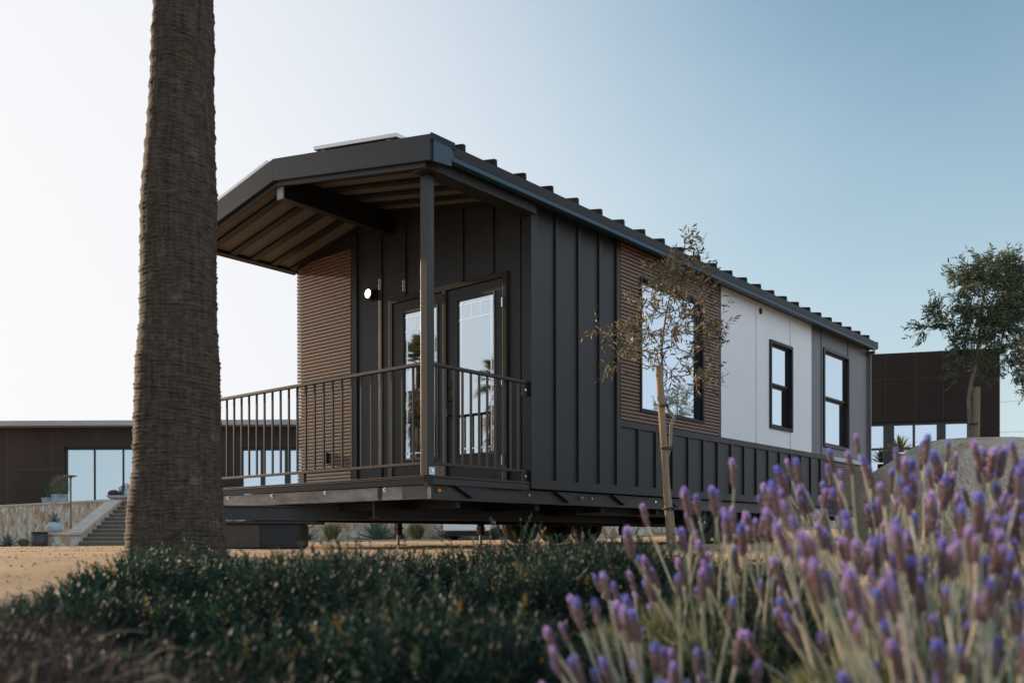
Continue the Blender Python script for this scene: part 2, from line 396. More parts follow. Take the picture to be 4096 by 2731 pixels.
# side wall: dark battens front bay
t = MB()
t.box(-.022, .085, -.022, .004, .56, 3.27)
for x in (.365, .737, 1.105): t.box(x, x+.045, -.019, .004, .648, 3.27)
t.box(1.424, 1.495, -.021, .004, .648, 3.27)
t.box(.085, HL-1.72, -.017, .004, .56, .650)
t.box(1.495, 7.32, -.017, .004, 1.285, 1.358)
for i in range(15):
    x = 1.848+.3655*i
    if x < 7.2: t.box(x, x+.045, -.019, .004, .650, 1.285)
t.box(7.30, 7.345, -.019, .004, .56, 1.285)
t.box(3.70, 3.765, -.021, .004, 1.358, 3.27)
part('side_trim', charcoal, t, .002)
# brown slats on the side bay with the big window hole
s = MB(); z = 1.365
X0, X1, Z0, Z1 = 1.872, 3.305, 1.478, 2.985
while z < 3.25:
    z1 = z+.027
    if z1 > Z0 and z < Z1:
        s.box(1.495, X0, -.024, .002, z, z1).box(X1, 3.70, -.024, .002, z, z1)
    else: s.box(1.495, 3.70, -.024, .002, z, z1)
    z += .0405
part('slat_cladding', wood_slat, s)
s = MB(); z = .60
while z < 1.24:
    s.box(7.345, 8.90, -.024, .002, z, z+.022); z += .036
part('slat_cladding', wood_slat, s)
part('flashing', mat('pale_flashing', (.45, .45, .46), .5), MB().box(7.335, 8.92, -.032, .002, 1.29, 1.352))
# white and grey panels
s = holed(MB(), 3.765, 6.63, 1.358, 3.27, -.012, .003, WIN[1])
part('white_panel', white_p, s)
s = MB().box(4.765, 4.80, -.024, -.012, 1.36, 3.27).box(5.86, 5.895, -.024, -.012, 2.835, 3.27).box(5.86, 5.895, -.024, -.012, 1.36, 1.585)
part('panel_joint', white_p, s, .004)
s = holed(MB(), 6.63, HL, 1.358, 3.27, -.010, .003, WIN[2]).box(8.90, HL, -.010, .003, .56, 1.358)
part('grey_panel', grey_p, s)
s = MB().box(7.0, 7.045, -.022, -.01, 1.36, 3.27).box(8.10, 8.145, -.022, -.01, 3.01, 3.27).box(8.10, 8.145, -.022, -.01, 1.36, 1.475).box(HL-.06, HL+.02, -.028, -.01, .56, 3.27)
part('grey_trim', grey_p, s, .002)
v = MB(); 
for i in range(5): v.box(4.855+abs(i-2)*.008, 4.935-abs(i-2)*.008, -.030, -.012, 3.115+i*.016, 3.124+i*.016)
part('wall_vent', black_p, v)
def window(x0, x1, z0, z1, fw_, fm, single=False):
    w = MB()
    for a in ((x0, x0+fw_, z0, z1), (x1-fw_, x1, z0, z1), (x0+fw_, x1-fw_, z1-fw_, z1), (x0+fw_, x1-fw_, z0, z0+fw_)):
        w.box(a[0], a[1], -.038, .07, a[2], a[3])
    wo = part('window', fm, w, .003)
    a0, a1, c0, c1 = x0+fw_, x1-fw_, z0+fw_, z1-fw_
    if single:
        MB().box(a0, a1, .030, .036, c0, c1).build('pane', glassm, wo)
        q = MB()
        for a in ((a0, a0+.02, c0, c1), (a1-.02, a1, c0, c1), (a0+.02, a1-.02, c1-.02, c1), (a0+.02, a1-.02, c0, c0+.02)): q.box(a[0], a[1], .0, .03, a[2], a[3])
        q.build('sash', black_p, wo)
    else:
        zm = (c0+c1)/2
        for (b0, b1, yd) in ((zm, c1, .018), (c0, zm, .044)):
            q = MB(); e_ = .032
            for a in ((a0, a0+e_, b0, b1), (a1-e_, a1, b0, b1), (a0+e_, a1-e_, b1-e_, b1), (a0+e_, a1-e_, b0, b0+e_)): q.box(a[0], a[1], yd-.012, yd+.012, a[2], a[3])
            q.build('sash', black_p, wo)
            MB().box(a0+e_, a1-e_, yd, yd+.005, b0+e_, b1-e_).build('pane', glassm, wo)
    return wo
# cut real openings: the core wall box is replaced behind windows by recess, so keep panes just proud of the core
for ob in home.children:
    pass
window(X0, X1, Z0, Z1, .032, black_p, True)
window(5.175, 5.92, 1.597, 2.82, .045, black_p)
window(7.065, 8.13, 1.482, 3.005, .045, bronze)

# roof
XF = -1.50
r = MB()
r.prism([(EY, rz(EY)), (RY, RZ), (3.72, rz(3.72)), (3.72, rz(3.72)-.05), (RY, RZ-.05), (EY, rz(EY)-.05)], 'x', XF+.02, HL-.03)
for i in range(25):
    x = -1.08+.4064*i
    if x > HL-.1: break
    r.prism([(EY+.010, rz(EY)-.002), (EY+.014, rz(EY)+.078), (RY-.04, RZ+.076), (RY-.04, RZ-.01)], 'x', x-.022, x+.012)
    r.prism([(3.64, rz(3.64)-.002), (3.63, rz(3.64)+.02), (RY+.04, RZ+.02), (RY+.04, RZ-.01)], 'x', x-.022, x+.012)
r.box(-.6, HL-.03, RY-.09, RY+.09, RZ-.012, RZ+.055)
roof = part('roof', mat('roof_metal', (.008, .011, .011), .6, var=.2, spec=.2), r)
lip = MB().box(XF+.02, HL-.03, EY-.012, EY-.001, rz(EY)-.082, rz(EY)+.004).box(XF+.02, HL-.03, EY, .0, rz(EY)-.082, rz(EY)-.055).box(HL-.03, HL-.012, EY-.012, 0.1, rz(EY)-.10, rz(EY)+.02)
part('eave_edge', black_p, lip)
part('gutter', steel_blue, MB().box(-1.27, HL-.12, EY-.026, -.13, 3.222, 3.262), .003)
part('gutter_end', steel_blue, MB().prism([(-1.49, 3.33), (-1.28, 3.33), (-1.25, 3.255), (-1.28, 3.24), (-1.28, 3.175), (-1.49, 3.155)], 'y', EY-.03, EY-.014), .003)
part('downspout', grey_p, MB().box(HL-.10, HL-.05, -.15, -.03, 3.16, 3.222).box(HL-.02, HL+.02, -.06, -.02, .6, 3.19), .004)
fa = MB()
def sl_band(mb, x0, x1, top, bot, y0=-.185, y1=3.735):
    mb.prism([(y0, rz(y0)+top), (RY, RZ+top), (RY, RZ+bot), (y0, rz(y0)+bot)], 'x', x0, x1)
    mb.prism([(RY, RZ+top), (y1, rz(y1)+top), (y1, rz(y1)+bot), (RY, RZ+bot)], 'x', x0, x1)
sl_band(fa, XF-.015, XF+.015, .022, -.190)
part('fascia', fasciam, fa, .003)
part('fascia_cap', fasciam, MB().box(XF-.015, -1.24, EY-.030, EY-.016, rz(EY)-.03, rz(EY)+.026).box(XF+.016, -1.24, EY-.014, .0, rz(EY)+.012, rz(EY)+.026))
fr = MB(); sl_band(fr, XF+.02, XF+.05, -.06, -.232, -.09, 3.70)
part('frieze_board', charcoal, fr)
# soffit panels with battens and ridge beam
so_ = MB(); sl_band(so_, XF+.051, .0, -.085, -.10, .09, 3.70); part('soffit', soffit_m, so_)
sb = MB()
for x in (-1.17, -.90, -.63, -.36, -.09):
    sl_band(sb, x-.042, x+.042, -.10, -.126, .09, 3.68)
sb.prism([(3.62, rz(3.62)-.10), (3.70, rz(3.70)-.10), (3.70, rz(3.70)-.135), (3.62, rz(3.62)-.135)], 'x', XF+.05, .0)
part('soffit_batten', black_p, sb)
part('ridge_beam', black_p, MB().box(-1.42, 0, RY-.045, RY+.045, RZ-.34, RZ-.105))
part('beam_end', mat('beam_end_paint', (.30, .31, .33), .5), MB().box(-1.435, -1.42, RY-.048, RY+.048, RZ-.342, RZ-.22))
ls = MB().prism([(HW-.01, 3.29), (3.70, 3.30), (3.70, 3.345), (HW-.01, 3.345)], 'x', .0, HL-.05)
part('eave_soffit', black_p, ls)
part('side_header', charcoal, MB().box(XF+.051, -.024, -.088, .085, 3.142, 3.255), .003)
part('eave_board', charcoal, MB().box(-1.34, HL-.05, -.125, .0, 3.264, 3.272))
# porch post, deck
part('porch_post', bronze, MB().box(DX, DX+.082, .0, .085, .62, 3.141), .004)
br = part('post_bracket', mat('galvanised', (.5, .56, .62), .4, metal=.6), MB().box(DX+.012, DX+.078, -.006, .0, .625, .69))
MB().tube([(DX+.045, -.006, .66), (DX+.045, -.014, .66)], .011, 6).build('bolt', chrome, br)
dk = MB(); x = DX+.005
while x < -.03:
    dk.box(x, x+.128, .005, HW, .595, .618); x += .135
part('deck_boards', deck_m, dk, .003)
part('deck_fascia', bronze, MB().box(DX-.004, DX+.02, .03, HW, .545, .598).box(DX-.012, DX+.01, .03, HW, .598, .606).box(DX-.010, DX+.012, .03, HW, .612, .622)
     .box(DX+.03, -.03, -.006, .016, .545, .60).box(DX+.03, -.03, -.012, .01, .603, .622), .002)
part('deck_corner', black_p, MB().box(DX-.006, DX+.055, -.008, .028, .53, .618), .002)
part('rim_beam', rim_m, MB().box(DX+.02, DX+.06, .02, HW, .424, .540), .003)
for y in (3.0, 2.22, 1.38, .55): 
    bb = MB().tube([(DX+.02, y, .516), (DX+.012, y, .516)], .019, 14).tube([(DX+.012, y, .516), (DX-.001, y, .516)], .011, 6)
    part('bolt', chrome, bb)
rm = MB().box(DX+.012, DX+.0195, .60, .635, .424, .54).box(DX+.016, DX+.0195, .02, .35, .43, .535)
part('rim_dark_strip', chassis, MB().box(DX+.012, DX+.0195, .60, .645, .424, .54))  # narrow dark strip across the rim beam
part('rim_patch', mat('rusty_steel', (.12, .09, .07), .5, var=.4), MB().box(DX+.015, DX+.0195, .03, .33, .43, .535))
# railings
def railing(axis, a0, a1, fixed, n, first, step):
    m_ = MB()
    def bx(p0, p1, w, z0, z1):
        if axis == 'y': m_.box(fixed-w/2, fixed+w/2, p0, p1, z0, z1)
        else: m_.box(p0, p1, fixed-w/2, fixed+w/2, z0, z1)
    bx(a0, a1, .045, 1.552, 1.580)
    ro = part('railing', bronze, m_, .003)
    m_ = MB(); bx(a0, a1, .032, .712, .737); m_.build('bottom_rail', bronze, ro, bevel=.003)
    for i in range(n):
        c = first+step*i
        q = MB(); w = .0085
        if axis == 'y': q.box(fixed-w, fixed+w, c-w, c+w, .737, 1.552)
        else: q.box(c-w, c+w, fixed-w, fixed+w, .737, 1.552)
        q.build('baluster', bronze, ro)
    return ro
railing('y', .086, HW-.02, DX+.035, 25, .21, .1355)
railing('x', DX+.083, -.005, .035, 11, -1.235, .1085)
rp_ = MB()
rp_.box(DX+.02, DX+.05, 1.715, 1.80, .62, .712)
part('rail_foot', bronze, rp_, .002)
bk = part('rail_bracket', bronze, MB().box(-.12, -.02, .018, .024, 1.43, 1.545).box(-.12, -.02, .018, .024, .625, .72)); 
for zz in (1.49, .675): MB().tube([(-.07, .018, zz), (-.07, .008, zz)], .010, 10).build('bolt', chrome, bk)
# chassis
ch = MB()
for y0, y1 in ((.05, .09), (HW-.09, HW-.05)):
    ch.box(DX+.06, HL-.1, y0, y1, .43, .548); 
ch.box(DX+.06, HL-.1, .02, .12, .420, .430).box(DX+.06, HL-.1, HW-.12, HW-.02, .420, .430)
part('outer_rail', mat('rail_steel', (.022, .017, .014), .42, var=.4), ch)
ch = MB()
for y in (.8, 2.8):
    ch.box(DX+.1, HL-.3, y-.012, y+.012, .278, .44).box(DX+.1, HL-.3, y-.06, y+.06, .268, .278).box(DX+.1, HL-.3, y-.06, y+.06, .44, .448)
part('main_rail', chassis, ch)
ch = MB(); ch.box(DX+.07, HL-.1, .13, HW-.13, .46, .50).box(1.2, 6.6, .35, HW-.35, .34, .459)
for i in range(9): ch.box(-.9+i*1.12, -.84+i*1.12, .13, HW-.13, .36, .46)
part('belly_pan', chassis, ch)
for x in (-.8, .62, 1.62, 2.75, 6.3, 7.5):
    part('outrigger', chassis, MB().prism([(x-.22, .545), (x+.22, .545), (x, .445)], 'y', .012, .045))
og = MB()
for x, mcol in ((-1.20, 0), (.86, 0)):
    part('marker_light', mat('amber_lens', (.45, .22, .02), .25) if x < 0 else mat('dim_lens', (.35, .16, .06), .3), MB().tube([(x, .052, .50), (x, .030, .50), (x, .020, .50)], [.02, .02, .011], 16))
for x in (.02, 1.05, 2.3): part('bolt', chrome, MB().tube([(x, .05, .50), (x, .038, .50)], .013, 8))
# tongue (A-frame) beam
a = Vector((.57, .8, 0)); bvec = Vector((-2.5, 2.8, 0)); dirv = (bvec-a).normalized(); nv = Vector((-dirv.y, dirv.x, 0))
tg = MB()
def obox(mb, p, q, off0, off1, z0, z1):
    c = [p+nv*off0, q+nv*off0, q+nv*off1, p+nv*off1]
    n = len(mb.v); mb.v += [(k.x, k.y, z0) for k in c]+[(k.x, k.y, z1) for k in c]
    for f in ((0,3,2,1),(4,5,6,7),(0,1,5,4),(1,2,6,5),(2,3,7,6),(3,0,4,7)): mb.f.append(tuple(n+i for i in f)); mb.mi.append(0)
obox(tg, a, bvec, -.012, .012, .283, .40); obox(tg, a, bvec, -.06, .06, .272, .283); obox(tg, a, bvec, -.06, .06, .40, .411)
part('tongue_beam', tongue_m, tg)
# wheels
def wheel(x, y, side):
    w = MB(); R = .355; hw = .115
    prof = [(.20, -hw), (.31, -hw), (.345, -hw*.86), (R, -hw*.6), (R-.006, -hw*.3), (R-.006, -hw*.28), (R, -hw*.2), (R, hw*.2), (R-.006, hw*.28), (R, hw*.6), (.345, hw*.86), (.31, hw), (.20, hw)]
    seg = 40; n0 = 0
    for (rr_, yy) in prof:
        for k in range(seg):
            aa = 2*math.pi*k/seg; w.v.append((rr_*math.cos(aa), yy, rr_*math.sin(aa)))
    for i in range(len(prof)-1):
        for k in range(seg):
            k2 = (k+1) % seg; w.f.append((i*seg+k, i*seg+k2, (i+1)*seg+k2, (i+1)*seg+k)); w.mi.append(0)
    wo = w.build('wheel', rubber, home, True); wo.location = (x, y, R)
    q = MB()
    def ring(r0, y0, r1, y1):
        for k in range(32):
            a0, a1 = 2*math.pi*k/32, 2*math.pi*(k+1)/32
            q.face([(r0*math.cos(a0), y0, r0*math.sin(a0)), (r0*math.cos(a1), y0, r0*math.sin(a1)), (r1*math.cos(a1), y1, r1*math.sin(a1)), (r1*math.cos(a0), y1, r1*math.sin(a0))])
    s_ = side
    ring(.202, s_*hw*.9, .185, s_*hw*.6); ring(.185, s_*hw*.6, .06, s_*hw*.35); ring(.06, s_*hw*.35, .055, s_*hw*.9); ring(.055, s_*hw*.9, .002, s_*hw*.95)
    ring(.202, -s_*hw*.9, .19, 0); ring(.19, 0, .002, 0)
    q.build('rim', rim_d, wo, True)
    nb = MB()
    for k in range(8):
        a0 = 2*math.pi*k/8; nb.tube([(.10*math.cos(a0), s_*hw*.4, .10*math.sin(a0)), (.10*math.cos(a0), s_*hw*.62, .10*math.sin(a0))], .012, 6)
    nb.build('lug_nut', chrome, wo)
for x in (3.75, 4.57, 5.39):
    wheel(x, .32, -1); wheel(x, HW-.32, 1)
    part('axle', chassis, MB().tube([(x, .3, .355), (x, HW-.3, .355)], .04, 12))
def jack(x, y):
    q = MB().box(x-.035, x+.035, y-.035, y+.035, .13, .42).box(x-.045, x+.045, y-.045, y+.045, .20, .225)
    jo = part('support_jack', black_p, q, .003)
    MB().tube([(x, y, .01), (x, y, .14)], .018, 12).box(x-.07, x+.07, y-.07, y+.07, -.02, .012).build('jack_foot', mat('dull_zinc', (.25, .25, .25), .5, metal=.7), jo)
for x, y in ((1.0, 2.95), (2.3, 2.75), (5.75, 2.8), (7.6, 2.8), (-.2, .8)): jack(x, y) if x > 0 else None
# roof solar panels
def solar(x0, x1, y0, y1, side):
    def zz(y): return rz(y)+.084
    q = MB(); 
    q.prism([(y0, zz(y0)), (y1, zz(y1)), (y1, zz(y1)+.035), (y0, zz(y0)+.035)], 'x', x0, x1)
    o_ = part('solar_panel', mat('alu_frame', (.55, .57, .6), .35, metal=.7), q, .003)
    MB().prism([(y0+.02, zz(y0+.02)+.0355), (y1-.02, zz(y1-.02)+.0355), (y1-.02, zz(y1-.02)+.038), (y0+.02, zz(y0+.02)+.038)], 'x', x0+.02, x1-.02).build('cells', mat('solar_cells', (.01, .012, .03), .12), o_)
    for xx in (x0+.02, x1-.05):
        for yy in (y0+.10, y1-.14):
            zb = rz(yy); 
            MB().box(xx, xx+.03, yy, yy+.008, zb, zb+.085).box(xx, xx+.03, yy+.03, yy+.038, zb, zb+.085).build('clamp', chrome, o_)
solar(-1.42, .2, .326, 1.469, 1); solar(-1.45, .2, 2.17, 3.3, -1)

# box under the tongue
cp = W(1120, 8.2, 0); 
boxm = mat('brown_ply', (.060, .045, .035), .6, var=.25, stretch=(1, 1, 6)); boxd = mat('black_ply', (.018, .018, .018), .6, var=.2)
bo = empty('storage_box', (W(1040, 8.05, -.02)), YAW-R_(90)+R_(4), 'low dark box on the gravel under the porch beside the palm trunk', 'box')
MB().box(-.52, 0, -.0, .5, .03, .235).build('body', boxm, bo, bevel=.004)
MB().box(.004, .345, -.0, .48, .03, .235).box(.012, .337, -.004, 0, .05, .20).build('drawer', boxd, bo, bevel=.004)
MB().box(-.56, .49, -.03, .55, .238, .262).build('lid', boxd, bo, bevel=.003)
MB().box(-.50, .33, .03, .45, -.02, .03).build('base', boxd, bo)

# ------------------------------------------------------------------ background
def VF(r, d, z=0): return Vector((CX+d*ca+r*sa, CY+d*sa-r*ca, z))
def PX(x, d, z=0): return W(x, d, z)
def obox2(mb, p, q, o0, o1, z0, z1):
    """box along the ground line p->q between normal offsets o0,o1"""
    p = Vector((p.x, p.y, 0)); q = Vector((q.x, q.y, 0)); t = (q-p).normalized(); n = Vector((-t.y, t.x, 0))
    c = [p+n*o0, q+n*o0, q+n*o1, p+n*o1]; k = len(mb.v)
    za = z0 if hasattr(z0, '__len__') else (z0, z0); zb = z1 if hasattr(z1, '__len__') else (z1, z1)
    zl = [za[0], za[1], za[1], za[0]]; zh = [zb[0], zb[1], zb[1], zb[0]]
    mb.v += [(v.x, v.y, z) for v, z in zip(c, zl)] + [(v.x, v.y, z) for v, z in zip(c, zh)]
    for f in ((0,3,2,1),(4,5,6,7),(0,1,5,4),(1,2,6,5),(2,3,7,6),(3,0,4,7)): mb.f.append(tuple(k+i for i in f)); mb.mi.append(mb.cur)
    return mb
def polywall(mb, pts, o0, o1, z0, z1):
    """continuous mitred wall strip"""
    P = [Vector((p.x, p.y, 0)) for p in pts]; n = len(P); a = []; b_ = []
    for i in range(n):
        t = (P[min(i+1, n-1)]-P[max(i-1, 0)]).normalized(); nn = Vector((-t.y, t.x, 0)); a.append(P[i]+nn*o0); b_.append(P[i]+nn*o1)
    k = len(mb.v)
    for i in range(n): mb.v += [(a[i].x, a[i].y, z0), (b_[i].x, b_[i].y, z0), (b_[i].x, b_[i].y, z1), (a[i].x, a[i].y, z1)]
    for i in range(n-1):
        for j in range(4): mb.f.append((k+i*4+j, k+i*4+(j+1) % 4, k+(i+1)*4+(j+1) % 4, k+(i+1)*4+j)); mb.mi.append(mb.cur)
    mb.f += [(k, k+1, k+2, k+3), (k+n*4-4, k+n*4-1, k+n*4-2, k+n*4-3)]; mb.mi += [mb.cur]*2
    return mb
# stone veneer
st = bpy.data.materials.new('stone_veneer'); st.use_nodes = True; N = st.node_tree.nodes; L = st.node_tree.links; b = N['Principled BSDF']
b.inputs['Roughness'].default_value = .85
tc = N.new('ShaderNodeTexCoord'); mp = N.new('ShaderNodeMapping'); mp.inputs['Scale'].default_value = (1, 1, .75)
nz = N.new('ShaderNodeTexNoise'); nz.inputs['Scale'].default_value = 3.0; nz.inputs['Detail'].default_value = 3
L.new(tc.outputs['Object'], mp.inputs[0]); L.new(mp.outputs[0], nz.inputs['Vector'])
mxv = N.new('ShaderNodeMixRGB'); mxv.blend_type = 'ADD'; mxv.inputs[0].default_value = .22; L.new(mp.outputs[0], mxv.inputs[1]); L.new(nz.outputs['Color'], mxv.inputs[2])
v1 = N.new('ShaderNodeTexVoronoi'); v1.inputs['Scale'].default_value = 4.8; v2 = N.new('ShaderNodeTexVoronoi'); v2.feature = 'DISTANCE_TO_EDGE'; v2.inputs['Scale'].default_value = 4.8
L.new(mxv.outputs[0], v1.inputs['Vector']); L.new(mxv.outputs[0], v2.inputs['Vector'])
sx = N.new('ShaderNodeSeparateXYZ'); L.new(v1.outputs['Color'], sx.inputs[0])
cr_ = N.new('ShaderNodeValToRGB'); cr_.color_ramp.interpolation = 'CONSTANT'; el = cr_.color_ramp.elements
el[0].position = 0; el[0].color = (.47, .40, .31, 1); el[1].position = .3; el[1].color = (.60, .56, .49, 1)
for p_, c_ in ((.5, (.52, .44, .33, 1)), (.68, (.38, .24, .12, 1)), (.8, (.56, .53, .48, 1)), (.92, (.44, .31, .19, 1))):
    q = el.new(p_); q.color = c_
L.new(sx.outputs[0], cr_.inputs[0])
n3 = N.new('ShaderNodeTexNoise'); n3.inputs['Scale'].default_value = 14; n3.inputs['Detail'].default_value = 8; L.new(tc.outputs['Object'], n3.inputs['Vector'])
m5 = N.new('ShaderNodeMixRGB'); m5.blend_type = 'OVERLAY'; m5.inputs[0].default_value = .5; L.new(cr_.outputs[0], m5.inputs[1]); L.new(n3.outputs[0], m5.inputs[2])
er = N.new('ShaderNodeMapRange'); er.inputs[1].default_value = .01; er.inputs[2].default_value = .035; L.new(v2.outputs['Distance'], er.inputs[0])
m6 = N.new('ShaderNodeMixRGB'); m6.inputs[1].default_value = (.30, .24, .17, 1); L.new(er.outputs[0], m6.inputs[0]); L.new(m5.outputs[0], m6.inputs[2]); L.new(m6.outputs[0], b.inputs['Base Color'])
bp = N.new('ShaderNodeBump'); bp.inputs['Strength'].default_value = .6; bp.inputs['Distance'].default_value = .05; L.new(er.outputs[0], bp.inputs['Height']); L.new(bp.outputs[0], b.inputs['Normal'])
stone_m = st
cop = mat('coping_stone', (.52, .44, .37), .8, var=.1, bump=.2)
conc = mat('roof_concrete', (.40, .39, .37), .8, var=.2, vscale=.6)
ZT = 1.57
wpts = [(-900, 56), (-500, 49.5), (-250, 45.6), (0, 42), (120, 40.2), (240, 38.4), (360, 36.8), (455, 35.6)]
wp = [PX(x, d) for x, d in wpts] + [VF(-15.3, 35.2)]
rw = empty('retaining_wall', (wp[4].x, wp[4].y, -.3), 0, 'curving cream and tan stone retaining wall to the left of the outdoor steps', 'wall')
def rel(o, ob):
    ob.parent = o; ob.matrix_parent_inverse = Matrix.Translation(-o.location); return ob
rel(rw, polywall(MB(), wp, 0, -.35, -.6, ZT-.08).build('stone_face', stone_m)); rel(rw, polywall(MB(), wp, .05, -.40, ZT-.078, ZT).build('coping', cop))
wp2 = [VF(-10.9, 35), PX(1200, 34), PX(1700, 33), PX(2500, 31.5), PX(3400, 29.6), PX(3650, 29.2)]
rw2 = empty('retaining_wall', (wp2[2].x, wp2[2].y, 0), 0, 'tan stone wall seen under the raised mobile home behind agaves and grasses', 'wall')
rel(rw2, polywall(MB(), wp2, 0, -.35, -.5, ZT-.08).build('stone_face', stone_m)); rel(rw2, polywall(MB(), wp2, .05, -.40, ZT-.078, ZT).build('coping', cop))
kb = MB(); kp = [PX(-900, 50), PX(-200, 41), PX(60, 36.5), PX(160, 34.0), VF(-15.2, 31.2), VF(-10.9, 31.2), PX(900, 32.2), PX(1300, 31.8), PX(1700, 31.2), PX(2500, 29.8), PX(3400, 28)]
k = len(kb.v)
for p in kp:
    zt_ = float(terrain(p.x, p.y))
    t_ = (p-Vector((CX, CY, 0))); t_.z = 0; t_.normalize()
    for oo, zz_ in ((0, zt_-.1), (0, zt_+.05), (.28, zt_+.05), (.28, zt_-.1)): kb.v.append((p.x+t_.x*oo, p.y+t_.y*oo, zz_))
for i in range(len(kp)-1):
    for j in range(3): kb.f.append((k+i*4+j, k+(i+1)*4+j, k+(i+1)*4+j+1, k+i*4+j+1)); kb.mi.append(0)
o = kb.build('kerb', mat('kerb_concrete', (.34, .33, .32), .85, var=.15)); o['kind'] = 'structure'
# terrace behind the walls
tm = MB(); tv = [p for p in wp]+[VF(-10.9, 35.2)]+wp2[1:]
for i in range(len(tv)-1):
    a_, c_ = tv[i], tv[i+1]
    def far_(p):
        q = (Vector((p.x, p.y, 0))-Vector((CX, CY, 0))); return Vector((CX, CY, 0)) + q*1.9
    n_ = (Vector((a_.x, a_.y, 0))-Vector((CX, CY, 0))).normalized()*.2
    tm.face([(a_.x+n_.x, a_.y+n_.y, ZT-.06), (c_.x+n_.x, c_.y+n_.y, ZT-.06), (*far_(c_)[:2], ZT-.06), (*far_(a_)[:2], ZT-.06)])
o = tm.build('terrace', conc); o['kind'] = 'structure'
# steps
step_m = mat('step_stone', (.15, .125, .10), .85, var=.15)
fr0 = empty('staircase', VF(-13, 32, -.21), YAW-R_(90), 'dark outdoor steps climbing between stone cheek walls left of the palm trunk', 'stairs')
q = MB()
for i in range(12): q.box(-2.1, 2.1, i*.35, 4.3, -.3 if i == 0 else i*.1475+.0, (i+1)*.1475)
q.build('steps', step_m, fr0, bevel=.008)
q = MB()
for i in range(12): q.box(-2.095, 2.095, i*.35-.035, i*.35+.30, (i+1)*.1475+.002, (i+1)*.1475+.034)
q.build('treads', mat('tread_lit_edge', (.30, .255, .21), .8, var=.15), fr0)  # lighter colour stands for light catching the step nosings
for sx_, nm in ((-2.5, 'cheek_wall'), (2.1, 'cheek_wall')):
    poly = [(-.6, -.3), (4.4, -.3), (4.4, 1.66), (3.3, 1.66), (.10, .40), (-.6, .40)]
    cw = MB().prism([(a_, z_-.0) for a_, z_ in poly], 'x', sx_, sx_+.4).build(nm, stone_m, fr0)
    MB().prism([(-.65, .402), (.10, .402), (3.3, 1.662), (4.4, 1.662), (4.4, 1.76), (3.28, 1.76), (.08, .50), (-.65, .50)], 'x', sx_-.06, sx_+.46).build('coping', cop, cw, bevel=.01)
pw = MB().box(-3.12, -2.502, -.6, .0, -.3, .40).build('end_pier', stone_m, fr0)
MB().box(-3.18, -2.562, -.65, .05, .402, .50).build('coping', cop, pw, bevel=.01)

# buildings
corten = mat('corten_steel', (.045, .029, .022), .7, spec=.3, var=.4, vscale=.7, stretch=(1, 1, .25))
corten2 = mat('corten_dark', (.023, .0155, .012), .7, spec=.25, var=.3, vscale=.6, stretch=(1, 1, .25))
darkf = mat('window_frame_dark', (.02, .024, .024), .45)
def pxt(A, B, x):
    """distance along the ground line A->B where photo column x meets it"""
    q = (x-2048)/FPX; dr = F + Rt*q; d_ = (B-A).normalized(); c_ = A-Vector((CX, CY, A.z))
    # solve A + d_*t = C + dr*s
    det = d_.x*(-dr.y)+d_.y*dr.x; rx, ry = CX-A.x, CY-A.y
    return (rx*(-dr.y)+ry*dr.x)/det
def facade(root, A, B, x0, x1, z0, z1, wins, wm, thick=.3, inset=.14, fwid=.06, transom=None):
    """wall along A->B between photo columns x0,x1 with real openings wins=[(xa,xb,za,zb)] sorted, one z range"""
    t = (B-A).normalized(); n = Vector((-t.y, t.x, 0))
    def at(s): return Vector((A.x, A.y, 0))+t*s
    s0, s1 = pxt(A, B, x0), pxt(A, B, x1); w = MB(); cur = s0
    for g in wins:
        a0, a1 = pxt(A, B, g[0][0]), pxt(A, B, g[-1][1]); za, zb = g[0][2], g[0][3]
        obox2(w, at(cur), at(a0), 0, thick, z0, z1); obox2(w, at(a0), at(a1), 0, thick, zb, z1); obox2(w, at(a0), at(a1), 0, thick, z0, za); cur = a1
    obox2(w, at(cur), at(s1), 0, thick, z0, z1)
    rel(root, w.build('wall', wm))
    for g in wins:
        a0, a1 = pxt(A, B, g[0][0]), pxt(A, B, g[-1][1]); za, zb = g[0][2], g[0][3]
        for i, (xa, xb, _, _) in enumerate(g):
            pa, pb = pxt(A, B, xa), pxt(A, B, xb)
            la = a0 if i == 0 else (pa+pxt(A, B, g[i-1][1]))/2+.001
            lb = a1 if i == len(g)-1 else (pb+pxt(A, B, g[i+1][0]))/2-.001
            f = MB(); pa2, pb2 = max(pa, la+fwid*.5), min(pb, lb-fwid*.5)
            obox2(f, at(la), at(pa2), inset, inset+.08, za, zb); obox2(f, at(pb2), at(lb), inset, inset+.08, za, zb)
            obox2(f, at(pa2), at(pb2), inset, inset+.08, zb-fwid*2, zb); obox2(f, at(pa2), at(pb2), inset, inset+.08, za, za+fwid)
            if transom: obox2(f, at(pa2), at(pb2), inset, inset+.08, transom-fwid*.7, transom+fwid*.7)
            wo = rel(root, f.build('window', darkf)); p_ = MB(); obox2(p_, at(pa2), at(pb2), inset+.05, inset+.06, za+fwid, zb-fwid*2)
            po = p_.build('pane', glassm, wo); 
